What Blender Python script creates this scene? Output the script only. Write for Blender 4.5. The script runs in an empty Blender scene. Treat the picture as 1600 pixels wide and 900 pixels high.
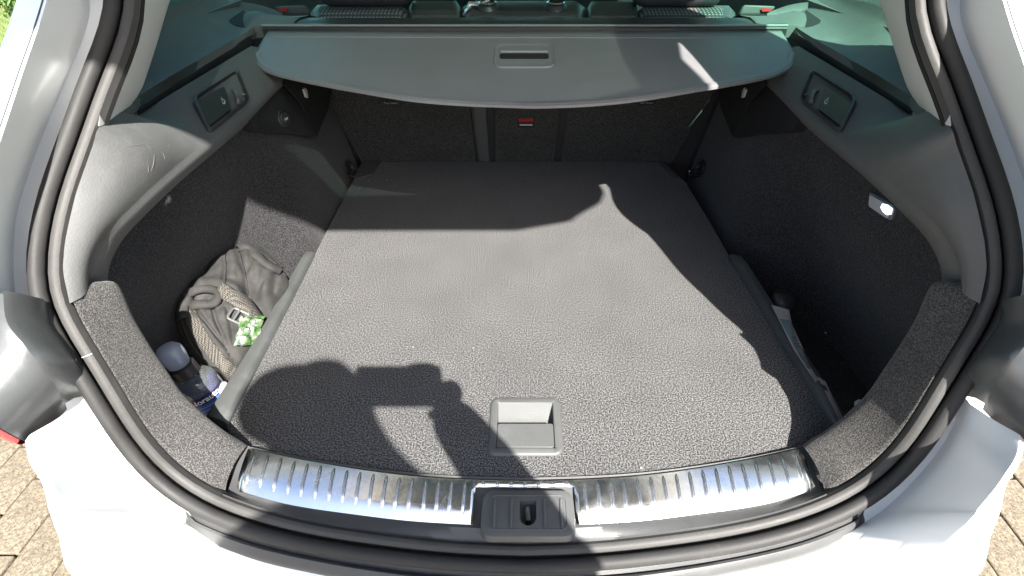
import bpy, bmesh, math, random
from mathutils import Vector, Matrix, Euler, noise
from mathutils.bvhtree import BVHTree
R = math.radians
random.seed(7)
sc = bpy.context.scene
COL = sc.collection
# ------------------------------------------------------------------ camera
F, PU, PV, CZ = 820.0, 820.0, 450.0, 0.63
PITCH = R(37)
cam = bpy.data.cameras.new('camera'); camo = bpy.data.objects.new('camera', cam); COL.objects.link(camo)
camo.location = (0, 0, CZ); camo.rotation_euler = (R(90) - PITCH, 0, 0)
cam.sensor_width = 36; cam.lens = F / 1600 * 36; cam.shift_x = -20 / 1600.0
cam.clip_start = 0.01; cam.clip_end = 500
sc.camera = camo
# ------------------------------------------------------------------ light
SD = Vector((-0.395, 0.92, -1.0)).normalized()      # direction the sunlight travels
elev = math.asin(-SD.z)
w = bpy.data.worlds.new('World'); sc.world = w; w.use_nodes = True
nt = w.node_tree; bg = nt.nodes['Background']
sky = nt.nodes.new('ShaderNodeTexSky'); sky.sky_type = 'NISHITA'; sky.sun_disc = False
sky.sun_elevation = elev; sky.sun_rotation = math.atan2(-SD.x, -SD.y)
sky.air_density = 1.0; sky.dust_density = 2.0; sky.ozone_density = 1.0
nt.links.new(sky.outputs[0], bg.inputs[0]); bg.inputs[1].default_value = 0.08
sl = bpy.data.lights.new('sun', 'SUN'); sl.energy = 5.0; sl.angle = R(0.6); sl.color = (1, 0.96, 0.9)
so = bpy.data.objects.new('sun', sl); COL.objects.link(so); so.rotation_euler = SD.to_track_quat('-Z', 'Y').to_euler()
vs = sc.view_settings; vs.view_transform = 'Standard'; vs.look = 'None'; vs.exposure = 2.25; vs.gamma = 1
vs.use_curve_mapping = False
# ------------------------------------------------------------------ points from the survey of the photograph
cp, sp_ = math.cos(PITCH), math.sin(PITCH)
def ray(u, v):
    a = (u - PU) / F; b = (PV - v) / F
    return Vector((a, cp + b * sp_, -sp_ + b * cp))
def pt(u, v, x=None, y=None, z=None):
    d = ray(u, v)
    if y is not None: t = y / d.y
    elif z is not None: t = (z - CZ) / d.z
    else: t = x / d.x
    return Vector((0, 0, CZ)) + d * t
def pl(u, v, P, N):
    d = ray(u, v); O = Vector((0, 0, CZ)); N = Vector(N); P = Vector(P)
    return O + d * ((P - O).dot(N) / d.dot(N))
def pix(p):
    q = p - Vector((0, 0, CZ)); fw = q.y * cp - q.z * sp_; up = q.y * sp_ + q.z * cp
    return (PU + F * q.x / fw, PV - F * up / fw)
def mir(p): return Vector((-p.x, p.y, p.z))
# ------------------------------------------------------------------ materials
def srgb(h):
    h = h.lstrip('#'); c = [int(h[i:i+2], 16) / 255 for i in (0, 2, 4)]
    return [x / 12.92 if x < .04045 else ((x + .055) / 1.055) ** 2.4 for x in c]
def newmat(name, col, rough=.5, metal=0, **kw):
    m = bpy.data.materials.new(name); m.use_nodes = True
    b = m.node_tree.nodes['Principled BSDF']
    b.inputs['Base Color'].default_value = (*col[:3], 1); b.inputs['Roughness'].default_value = rough
    b.inputs['Metallic'].default_value = metal
    for k, v in kw.items():
        b.inputs[k.replace('_', ' ')].default_value = v
    return m
def tex(m, kind, scale, detail=2, rough=.6, vec=None, **kw):
    n = m.node_tree; t = n.nodes.new('ShaderNodeTex' + kind)
    tc = n.nodes.new('ShaderNodeTexCoord') if vec is None else None
    t.inputs['Scale'].default_value = scale
    if kind == 'Noise': t.inputs['Detail'].default_value = detail; t.inputs['Roughness'].default_value = rough
    n.links.new(tc.outputs['Object'] if tc else vec, t.inputs['Vector'])
    return t
def ramp(m, src, stops):
    n = m.node_tree; r = n.nodes.new('ShaderNodeValToRGB'); e = r.color_ramp.elements
    while len(e) < len(stops): e.new(.5)
    for i, (p, c) in enumerate(stops):
        e[i].position = p; e[i].color = (*c[:3], 1) if hasattr(c, '__len__') else (c, c, c, 1)
    n.links.new(src, r.inputs[0]); return r
def mul(m, a, b, mode='MULTIPLY', f=1.0):
    n = m.node_tree; x = n.nodes.new('ShaderNodeMix'); x.data_type = 'RGBA'; x.blend_type = mode
    if hasattr(f, 'links') or hasattr(f, 'is_output'): n.links.new(f, x.inputs[0])
    else: x.inputs[0].default_value = f
    n.links.new(a, x.inputs[6])
    if hasattr(b, '__len__'): x.inputs[7].default_value = (*b[:3], 1)
    else: n.links.new(b, x.inputs[7])
    return x.outputs[2]
def bump(m, src, strength, dist, prev=None):
    n = m.node_tree; b = n.nodes.new('ShaderNodeBump')
    b.inputs['Strength'].default_value = strength; b.inputs['Distance'].default_value = dist
    n.links.new(src, b.inputs['Height'])
    if prev: n.links.new(prev.outputs[0], b.inputs['Normal'])
    n.links.new(b.outputs[0], n.nodes['Principled BSDF'].inputs['Normal']); return b
def setc(m, out): m.node_tree.links.new(out, m.node_tree.nodes['Principled BSDF'].inputs['Base Color'])
def carpet(name, lo, hi, fine=650, bd=.0016, spread=.16):
    m = newmat(name, hi, .95); p = m.node_tree.nodes['Principled BSDF']
    p.inputs['Specular IOR Level'].default_value = .15
    p.inputs['Sheen Weight'].default_value = .12; p.inputs['Sheen Roughness'].default_value = .5
    a = tex(m, 'Noise', fine, 3, .75); r = ramp(m, a.outputs[0], [(.5 - spread, lo), (.5, [.30 * y + .5 * x for x, y in zip(lo, hi)]), (.5 + spread, hi)])
    b = tex(m, 'Noise', 9, 4, .6); r2 = ramp(m, b.outputs[0], [(.3, .82), (.7, 1.0)])
    v = tex(m, 'Voronoi', 55); r3 = ramp(m, v.outputs['Distance'], [(.0, (1, 1, 1)), (.018, (0, 0, 0))])
    vz = tex(m, 'Noise', 17, 2); r4 = ramp(m, vz.outputs[0], [(.60, 0), (.66, 1)])
    base = mul(m, r.outputs[0], r2.outputs[0])
    fl = mul(m, r3.outputs[0], r4.outputs[0])
    s = m.node_tree.nodes.new('ShaderNodeSeparateColor'); m.node_tree.links.new(fl, s.inputs[0])
    mx = mul(m, base, (.3, .3, .29), 'MIX', s.outputs[0])
    setc(m, mx)
    a2 = tex(m, 'Noise', fine * .6, 3, .8); bump(m, a2.outputs[0], .9, bd)
    return m
def plastic(name, c, rough=.5, grain=700, gd=.0004, scuff=.12, spec=.5):
    m = newmat(name, c, rough); p = m.node_tree.nodes['Principled BSDF']
    p.inputs['Specular IOR Level'].default_value = spec
    a = tex(m, 'Noise', grain, 2, .7); bump(m, a.outputs[0], .7, gd)
    b = tex(m, 'Noise', 14, 6, .65); r = ramp(m, b.outputs[0], [(.35, [x * (1 - scuff) for x in c]), (.62, c), (.78, [min(1, x * (1 + 2.2 * scuff) + .006) for x in c])])
    setc(m, r.outputs[0])
    r2 = ramp(m, b.outputs[0], [(.3, rough - .08), (.7, rough + .1)]); m.node_tree.links.new(r2.outputs[0], p.inputs['Roughness'])
    return m
M = {}
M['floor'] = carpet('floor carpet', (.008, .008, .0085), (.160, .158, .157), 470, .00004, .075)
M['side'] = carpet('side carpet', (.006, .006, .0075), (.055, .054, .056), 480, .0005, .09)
M['lip'] = carpet('lip carpet', (.018, .018, .0175), (.115, .111, .107), 640, .0012, .11)
M['seatfab'] = carpet('seat back carpet', (.012, .012, .012), (.085, .085, .082), 500, .0004, .08)
M['trim'] = plastic('grained grey plastic', (.078, .080, .080), .62, 420, .0006, .10, .4)
M['black'] = plastic('black plastic', (.018, .018, .019), .42, 800, .0003)
M['dark'] = newmat('black cavity shade', (.004, .004, .004), .8)  # near black painted for shade in gaps and recesses; also plain black parts
M['rail'] = plastic('rail plastic', (.055, .058, .057), .55, 600, .0005, .2)
M['rubber'] = plastic('rubber seal', (.028, .0275, .027), .62, 300, .0003, .25, .35)
M['rubber2'] = plastic('flocked rubber', (.046, .045, .043), .6, 300, .0004, .25, .4)
M['bumptrim'] = plastic('bumper step trim', (.055, .056, .057), .45, 600, .0004, .1)
M['hatch'] = plastic('hatch plastic', (.03, .031, .032), .4, 900, .0003)
M['handle'] = plastic('handle plastic', (.075, .077, .077), .42, 900, .0004, .1)
M['lampside'] = plastic('lamp housing', (.05, .054, .056), .33, 500, .00015, .1)
M['cover'] = plastic('cover vinyl', (.135, .131, .135), .42, 900, .0002, .07, .6)
M['coveredge'] = plastic('cover edge', (.17, .17, .172), .5, 900, .0003, .05)
M['leather'] = plastic('seat leather', (.035, .035, .037), .42, 160, .0004, .1)
M['white'] = newmat('white paint', (.80, .82, .82), .4, Coat_Weight=.25, Coat_Roughness=.15)
b_ = tex(M['white'], 'Noise', 5, 5); setc(M['white'], ramp(M['white'], b_.outputs[0], [(.3, (.74, .765, .77)), (.65, (.8, .82, .82))]).outputs[0])
M['pillar'] = newmat('pillar lining', (.5, .5, .49), .6)
bump(M['pillar'], tex(M['pillar'], 'Noise', 600, 2).outputs[0], .3, .0003)
M['red'] = newmat('red lamp', (.42, .008, .02), .12, Coat_Weight=1.0)
M['redcl'] = newmat('red tab', (.35, .02, .02), .5)
M['text'] = newmat('print', (.45, .45, .45), .6)
M['textw'] = newmat('label white print', (.85, .85, .85), .5)
M['steel'] = newmat('polished steel', (.92, .92, .90), .09, 1.0)
sm = M['steel']; n1 = tex(sm, 'Noise', 35, 8, .7)
r1 = ramp(sm, n1.outputs[0], [(.35, .14), (.6, .22), (.75, .36)]); sm.node_tree.links.new(r1.outputs[0], sm.node_tree.nodes['Principled BSDF'].inputs['Roughness'])
n2 = tex(sm, 'Noise', 26, 3, .5); bump(sm, n2.outputs[0], .22, .002)
M['chrome'] = newmat('zinc plated wire', (.8, .78, .7), .2, 1.0)
def glassmat(name, tint, gl=.08, rough=.0):
    m = bpy.data.materials.new(name); m.use_nodes = True; n = m.node_tree
    for x in list(n.nodes):
        if x.type == 'BSDF_PRINCIPLED': n.nodes.remove(x)
    o = n.nodes['Material Output']; t = n.nodes.new('ShaderNodeBsdfTransparent'); t.inputs[0].default_value = (*tint, 1)
    g = n.nodes.new('ShaderNodeBsdfGlossy'); g.inputs['Roughness'].default_value = rough; g.inputs[0].default_value = (1, 1, 1, 1)
    lw = n.nodes.new('ShaderNodeLayerWeight'); lw.inputs[0].default_value = .5
    pw = n.nodes.new('ShaderNodeMath'); pw.operation = 'POWER'; pw.inputs[1].default_value = 5.0; n.links.new(lw.outputs['Facing'], pw.inputs[0])
    ad = n.nodes.new('ShaderNodeMath'); ad.operation = 'MULTIPLY_ADD'; ad.inputs[1].default_value = .9; ad.inputs[2].default_value = .05; n.links.new(pw.outputs[0], ad.inputs[0])
    mx = n.nodes.new('ShaderNodeMixShader'); n.links.new(ad.outputs[0], mx.inputs[0])
    n.links.new(t.outputs[0], mx.inputs[1]); n.links.new(g.outputs[0], mx.inputs[2]); n.links.new(mx.outputs[0], o.inputs[0])
    return m
M['glass'] = glassmat('green tinted glass', (.42, .86, .66))
M['glassd'] = glassmat('green tailgate glass', (.045, .065, .055))
# ------------------------------------------------------------------ object helpers
def tag(o, label=None, cat=None, group=None, kind=None):
    if label: o['label'] = label
    if cat: o['category'] = cat
    if group: o['group'] = group
    if kind: o['kind'] = kind
    return o
def empty(name, loc=(0, 0, 0), label=None, cat=None, group=None):
    o = bpy.data.objects.new(name, None); COL.objects.link(o); o.location = loc; o.empty_display_size = .05
    bpy.context.view_layer.update()
    return tag(o, label, cat, group)
def link(name, me, m, parent=None, smooth=True, auto=None):
    o = bpy.data.objects.new(name, me); COL.objects.link(o)
    if m: me.materials.clear(); me.materials.append(m)
    if smooth:
        me.polygons.foreach_set('use_smooth', [True] * len(me.polygons))
    if parent:
        o.parent = parent
        if parent.type == 'EMPTY': o.matrix_parent_inverse = Matrix.Translation(-parent.location) if parent.rotation_euler == Euler((0, 0, 0)) else parent.matrix_basis.inverted()
    if auto is not None:
        with_auto(me, auto)
    return o
def with_auto(me, deg):
    bm = bmesh.new(); bm.from_mesh(me); a = R(deg)
    for e in bm.edges:
        if len(e.link_faces) == 2 and e.calc_face_angle(0) > a: e.smooth = False
    bm.to_mesh(me); bm.free()
def mk(name, vs_, fs, m, parent=None, smooth=True, auto=35, bevel=0, seg=2, thick=0, off=-1, flip=False, sub=0):
    me = bpy.data.meshes.new(name); me.from_pydata([tuple(v) for v in vs_], [], fs)
    bm = bmesh.new(); bm.from_mesh(me)
    bmesh.ops.remove_doubles(bm, verts=bm.verts, dist=1e-6)
    bmesh.ops.recalc_face_normals(bm, faces=bm.faces)
    if flip: bmesh.ops.reverse_faces(bm, faces=bm.faces)
    bm.to_mesh(me); bm.free(); me.update()
    o = link(name, me, m, parent, smooth, auto)
    if thick: s = o.modifiers.new('s', 'SOLIDIFY'); s.thickness = thick; s.offset = off
    if bevel: b = o.modifiers.new('b', 'BEVEL'); b.width = bevel; b.segments = seg; b.limit_method = 'ANGLE'; b.angle_limit = R(30)
    if sub: s = o.modifiers.new('u', 'SUBSURF'); s.levels = s.render_levels = sub
    return o
def grid(rows, closed=False, closerows=False):
    n = len(rows[0]); vs_ = [p for r in rows for p in r]; fs = []
    for i in range(len(rows) - (0 if closerows else 1)):
        i2 = (i + 1) % len(rows)
        for j in range(n - (0 if closed else 1)):
            j2 = (j + 1) % n
            fs.append((i * n + j, i * n + j2, i2 * n + j2, i2 * n + j))
    return vs_, fs
def cat(P, n):
    P = [Vector(p) for p in P]; out = []
    L = [0]
    for a, b in zip(P, P[1:]): L.append(L[-1] + (b - a).length)
    for k in range(n):
        s = L[-1] * k / (n - 1); i = 0
        while i < len(P) - 2 and L[i + 1] < s: i += 1
        t = (s - L[i]) / max(1e-9, L[i + 1] - L[i])
        p0 = P[i - 1] if i > 0 else P[i] * 2 - P[i + 1]; p1 = P[i]; p2 = P[i + 1]
        p3 = P[i + 2] if i + 2 < len(P) else P[i + 1] * 2 - P[i]
        out.append(.5 * ((2 * p1) + (p2 - p0) * t + (2 * p0 - 5 * p1 + 4 * p2 - p3) * t * t + (3 * p1 - p0 - 3 * p2 + p3) * t ** 3))
    return out
def catu(P, per=6):
    P = [Vector(p) for p in P]; out = []; n = len(P)
    for i in range(n - 1):
        p1, p2 = P[i], P[i + 1]; p0 = P[i - 1] if i else p1 * 2 - p2; p3 = P[i + 2] if i + 2 < n else p2 * 2 - p1
        for k in range(per + (1 if i == n - 2 else 0)):
            t = k / per
            out.append(.5 * ((2 * p1) + (p2 - p0) * t + (2 * p0 - 5 * p1 + 4 * p2 - p3) * t * t + (3 * p1 - p0 - 3 * p2 + p3) * t ** 3))
    return out
def tube(path, r, k=8, closed=False, rf=None):
    P = [Vector(p) for p in path]; n = len(P); rows = []; up = Vector((0, 0, 1)); prev = None
    for i, p in enumerate(P):
        t = (P[(i + 1) % n] - P[i - 1]) if closed else (P[min(i + 1, n - 1)] - P[max(i - 1, 0)])
        t.normalize()
        if prev is None:
            a = t.orthogonal().normalized()
        else:
            a = (prev - t * prev.dot(t)).normalized()
        prev = a; b = t.cross(a); rr = rf(i / (n - 1)) * r if rf else r
        rows.append([p + (a * math.cos(q) + b * math.sin(q)) * rr for q in [2 * math.pi * j / k for j in range(k)]])
    v, f = grid(rows, True, closed)
    if not closed:
        f.append(tuple(range(k))); f.append(tuple(range((n - 1) * k, n * k)))
    return v, f
def joinvf(*L):
    V, Fs = [], []
    for v, f in L:
        o = len(V); V += list(v); Fs += [tuple(i + o for i in q) for q in f]
    return V, Fs
def boxvf(c, s, rot=None):
    c = Vector(c); q = Euler(rot).to_matrix() if rot is not None and not isinstance(rot, Matrix) else (rot or Matrix.Identity(3))
    V = [c + q @ Vector((x * s[0] / 2, y * s[1] / 2, z * s[2] / 2)) for x in (-1, 1) for y in (-1, 1) for z in (-1, 1)]
    return V, [(0, 1, 3, 2), (4, 6, 7, 5), (0, 4, 5, 1), (2, 3, 7, 6), (0, 2, 6, 4), (1, 5, 7, 3)]
def box(name, c, s, m, parent=None, rot=None, bevel=.002, **k):
    v, f = boxvf(c, s, rot); return mk(name, v, f, m, parent, bevel=bevel, **k)
def prism(outline, d):
    """outline: list of 3D points; extruded by vector d"""
    n = len(outline); d = Vector(d); V = [Vector(p) for p in outline] + [Vector(p) + d for p in outline]
    return V, [tuple(range(n)), tuple(range(n, 2 * n))] + [(i, (i + 1) % n, n + (i + 1) % n, n + i) for i in range(n)]
def rrect(w_, h_, r, k=5):
    P = []
    for cx, cy, a0 in ((w_/2 - r, h_/2 - r, 0), (-w_/2 + r, h_/2 - r, 90), (-w_/2 + r, -h_/2 + r, 180), (w_/2 - r, -h_/2 + r, 270)):
        for i in range(k + 1):
            a = R(a0 + 90 * i / k); P.append((cx + r * math.cos(a), cy + r * math.sin(a)))
    return P
def textobj(name, s, size, mat4, m, parent, ext=.0002):
    c = bpy.data.curves.new(name, 'FONT'); c.body = s; c.size = size; c.extrude = ext; c.align_x = 'CENTER'; c.align_y = 'CENTER'; c.resolution_u = 2
    t = bpy.data.objects.new('tmp', c); COL.objects.link(t); bpy.context.view_layer.update()
    me = bpy.data.meshes.new_from_object(t.evaluated_get(bpy.context.evaluated_depsgraph_get()))
    bpy.data.objects.remove(t); me.name = name; me.transform(mat4)
    return link(name, me, m, parent, smooth=False)
def frame4(o, x, z):
    x = Vector(x).normalized(); z = Vector(z).normalized(); y = z.cross(x).normalized(); x = y.cross(z)
    m = Matrix((x, y, z)).transposed().to_4x4(); m.translation = Vector(o); return m
def bvh(o):
    dg = bpy.context.evaluated_depsgraph_get(); bpy.context.view_layer.update()
    e = o.evaluated_get(dg); me = e.to_mesh(); me.transform(e.matrix_world)
    bm = bmesh.new(); bm.from_mesh(me); t = BVHTree.FromBMesh(bm); bm.free(); e.to_mesh_clear(); return t
def hit(t, u, v):
    d = ray(u, v).normalized(); p, n, i, dist = t.ray_cast(Vector((0, 0, CZ)), d)
    if p is None: return None, None
    if n.dot(d) > 0: n = -n
    return p, n
def both(fn):
    for s in (-1, 1): fn(s, (lambda p: Vector((p.x * -s, p.y, p.z))))     # data are given for the left (x<0); s=-1 keeps
# ================================================================== GROUND
ground = mk('ground', [(-30, -30, -.66), (30, -30, -.66), (30, 60, -.66), (-30, 60, -.66)], [(0, 1, 2, 3)], None, None)
gm = newmat('paving bed', (.2, .16, .11), .9)
bt = tex(gm, 'Brick', 1.0); bt.inputs['Brick Width'].default_value = .23; bt.inputs['Row Height'].default_value = .115
bt.inputs['Mortar Size'].default_value = .004
bt.inputs['Color1'].default_value = (.26, .2, .12, 1); bt.inputs['Color2'].default_value = (.22, .17, .11, 1); bt.inputs['Mortar'].default_value = (.12, .09, .07, 1)
mp = gm.node_tree.nodes.new('ShaderNodeMapping'); mp.inputs['Rotation'].default_value = (0, 0, R(90)); tcn = gm.node_tree.nodes.new('ShaderNodeTexCoord')
gm.node_tree.links.new(tcn.outputs['Object'], mp.inputs[0]); gm.node_tree.links.new(mp.outputs[0], bt.inputs['Vector'])
setc(gm, bt.outputs[0]); ground.data.materials.append(gm); tag(ground, kind='structure')
paving = empty('paving', (0, 0, -.66)); tag(paving, kind='structure')
pm = newmat('sandstone paver', (.45, .36, .23), .92)
a_ = tex(pm, 'Noise', 160, 4, .8); b_ = tex(pm, 'Noise', 7, 3)
c_ = mul(pm, ramp(pm, a_.outputs[0], [(.34, (.055, .043, .031)), (.5, (.14, .118, .082)), (.66, (.25, .212, .148))]).outputs[0], ramp(pm, b_.outputs[0], [(.3, (.85, .8, .78)), (.7, (1, 1, 1))]).outputs[0])
setc(pm, c_); bump(pm, a_.outputs[0], .8, .003)
bed = mk('joint_bed', [(-2.2, -.3, -.655), (2.2, -.3, -.655), (2.2, 1.8, -.655), (-2.2, 1.8, -.655)], [(0, 1, 2, 3)], newmat('joint sand', (.11, .08, .065), .95), paving)
bme = None
for side in (-1, 1):
    for i in range(12):
        for j in range(9):
            x = side * (.58 + .116 * i); y = -.1 + .206 * j + (.103 if i % 2 else 0)
            if bme is None:
                o = box('paver', (0, 0, 0), (.111, .2, .02), pm, paving, bevel=.004); bme = o.data
            else:
                o = bpy.data.objects.new('paver', bme); COL.objects.link(o); o.parent = paving; o.matrix_parent_inverse = Matrix.Translation((0, 0, .66))
                b = o.modifiers.new('b', 'BEVEL'); b.width = .004; b.segments = 2
            o.location = (x, y, -.648 + random.uniform(-.0015, .0015)); o.rotation_euler = (random.uniform(-.006, .006), random.uniform(-.006, .006), random.uniform(-.008, .008))
# lawn, bed and shrubs beyond
lm = newmat('lawn soil', (.10, .15, .03), .95); a_ = tex(lm, 'Noise', 30, 5, .7); setc(lm, ramp(lm, a_.outputs[0], [(.3, (.04, .07, .015)), (.7, (.14, .18, .04))]).outputs[0])
lawn = mk('lawn', [(-30, 2.4, -.652), (30, 2.4, -.652), (30, 60, -.652), (-30, 60, -.652)], [(0, 1, 2, 3)], lm, None); tag(lawn, kind='structure')
grm = newmat('grass blades', (.22, .30, .05), .8); a_ = tex(grm, 'Noise', 2.5, 3); setc(grm, ramp(grm, a_.outputs[0], [(.35, (.06, .10, .015)), (.65, (.18, .21, .04))]).outputs[0])
V, Fs = [], []
for sx in (-1, 1):
    for k in range(16000):
        x = sx * random.uniform(2.0, 8.5); y = random.uniform(2.45, 11); h = random.uniform(.03, .075); a = random.uniform(0, 6.28); wd = .007
        q = Vector((math.cos(a), math.sin(a), 0)) * wd; c = Vector((x, y, -.652)); o = len(V)
        V += [c - q, c + q, c + Vector((random.uniform(-.03, .03), random.uniform(-.03, .03), h))]; Fs.append((o, o + 1, o + 2))
gr = mk('grass', V, Fs, grm, None, smooth=False, auto=None); tag(gr, 'short yellow green lawn grass behind the car', 'grass', kind='stuff')
bk = newmat('red brick edging', (.33, .13, .08), .9); a_ = tex(bk, 'Noise', 25, 4); setc(bk, ramp(bk, a_.outputs[0], [(.3, (.20, .07, .045)), (.7, (.42, .2, .13))]).outputs[0])
pth = mk('path', [(-14, 8.2, -.645), (-6.5, 8.2, -.645), (-6.5, 9.6, -.645), (-14, 9.6, -.645)], [(0, 1, 2, 3)], bk); tag(pth, kind='structure')
leafm = newmat('shrub leaf', (.05, .10, .02), .6); a_ = tex(leafm, 'Noise', 3, 3); setc(leafm, ramp(leafm, a_.outputs[0], [(.3, (.03, .07, .015)), (.55, (.09, .16, .03)), (.75, (.3, .33, .1))]).outputs[0])
barkm = newmat('shrub bark', (.12, .09, .06), .9)
def shrub(c, r, n, seed, label):
    rnd = random.Random(seed); root = empty('shrub', (c[0], c[1], -.652), label, 'shrub', 'shrubs on the lawn')
    V, Fs = [], []
    for k in range(n):
        d = Vector((rnd.gauss(0, 1), rnd.gauss(0, 1), rnd.gauss(0, 1))).normalized() * (rnd.random() ** .4)
        p = Vector((c[0] + d.x * r, c[1] + d.y * r, -.652 + r * .85 + d.z * r * .85)) ; p += Vector(noise.noise_vector(p * 2)) * .2 * r
        e = Euler((rnd.uniform(0, 6), rnd.uniform(0, 6), rnd.uniform(0, 6))).to_matrix(); s = rnd.uniform(.03, .055); o = len(V)
        V += [p + e @ Vector(q) * s for q in ((-1, 0, 0), (0, -.45, .1), (1, 0, 0), (0, .45, .1))]; Fs.append((o, o + 1, o + 2, o + 3))
    mk('crown', V, Fs, leafm, root, smooth=False, auto=None)
    L = []
    for k in range(7):
        a = k * .9; L.append(tube(cat([(c[0], c[1], -.66), (c[0] + math.cos(a) * r * .2, c[1] + math.sin(a) * r * .2, -.66 + r * .5), (c[0] + math.cos(a) * r * .6, c[1] + math.sin(a) * r * .6, -.66 + r * 1.2)], 6), .018, 5, rf=lambda t: 1.2 - t))
    mk('stem', *joinvf(*L), barkm, root)
shrub((-3.1, 5.0), .75, 5000, 3, 'dense green shrub seen through the left side window of the car')
shrub((-4.6, 6.1), .8, 3500, 5, 'leafy shrub on the lawn, further from the car window')
# ================================================================== CAR
car = empty('estate_car', (0, 0, -.66), 'white estate car with its tailgate open and boot area in view', 'car')
# --- the rim of the tailgate opening (left half, from roof centre to sill centre)
rimL = [Vector(p) for p in ((0, 1.0, .845), (-.2, .995, .843), (-.43, .965, .825), (-.50, .90, .765), (-.52, .80, .655))]
rimL += [pt(176, 0, y=.67), pt(135, 112, y=.625), pt(97, 225, y=.57), pt(67, 300, y=.528), pt(51, 375, y=.493), pt(46, 450, y=.466),
         pt(56, 492, y=.449), pt(80, 530, y=.436), pt(112, 577, y=.423), pt(137, 615, y=.412), pt(172, 675, y=.397), pt(207, 722, y=.385), pt(250, 767, y=.373),
         pt(310, 806, y=.356), pt(400, 840, y=.338), pt(500, 863, y=.325), pt(620, 880, y=.315), pt(720, 890, y=.311), pt(820, 893, y=.31)]
rimH = cat(rimL, 90)
for it in range(5): rimH = [rimH[0]] + [(rimH[i - 1] + rimH[i] * 2 + rimH[i + 1]) / 4 for i in range(1, 89)] + [rimH[-1]]
rim = rimH[:-1] + [mir(p) for p in reversed(rimH)][:-1]       # closed loop
NR = len(rim); BN = Vector((0, -.75, .66)).normalized()
def rimframe(i):
    t = (rim[(i + 1) % NR] - rim[i - 1]).normalized(); n = t.cross(BN)
    b = n.cross(t).normalized()
    if b.dot(BN) < 0: b = -b
    n = t.cross(b).normalized()
    c = Vector((0, .62, .38)) - rim[i]
    if n.dot(c) < 0: n = -n
    return t, n, b
FR = [rimframe(i) for i in range(NR)]
def off(i, n, b): return rim[i % NR] + FR[i % NR][1] * n + FR[i % NR][2] * b
def sweep(prof, idx=None, closed=True):
    idx = range(NR) if idx is None else idx
    rows = [[off(i, n, b) for n, b in prof] for i in idx]
    return grid(rows, closed, len(list(idx)) == NR)
ring = lambda cn, cb, rn, rb, k=10: [(cn + rn * math.cos(2 * math.pi * j / k), cb + rb * math.sin(2 * math.pi * j / k)) for j in range(k)]
seal = mk('rubber_seal', *sweep(ring(.0080, .004, .0082, .0088, 12)), M['rubber'], car); seal['label'] = 'round black rubber seal around the boot opening'
mk('seal_lip', *sweep([(.0185, -.010), (.0188, .001), (.021, .0042), (.0245, .0050), (.028, .0040), (.0305, .001), (.031, -.008)]), M['rubber2'], seal)
V, Fs = sweep([(-.004, -.008), (.031, -.009), (.031, -.014), (-.004, -.014)]); mk('seal_flange', V, Fs, M['dark'], seal)
# --- nearest rim index for a pixel row
def rim_at(u, v):
    best = min(range(90), key=lambda i: (pix(rimH[i])[0] - u) ** 2 + (pix(rimH[i])[1] - v) ** 2); return best
ij = rim_at(112, 577)
mk('seal_joint', *tube([off(ij, n, b + .0004) for n, b in ((.0, .006), (.004, .0118), (.008, .0132), (.012, .0118), (.0158, .006))], .0005, 5), M['text'], seal)
mk('seal_joint', *tube([off(ij, n, b + .0004) for n, b in ((.0188, .001), (.021, .0042), (.0245, .0050), (.028, .0040), (.0305, .001))], .0005, 5), M['text'], seal)
iP = rim_at(97, 225); iLamp0 = rim_at(57, 494); iLamp1 = rim_at(137, 610)
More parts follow.
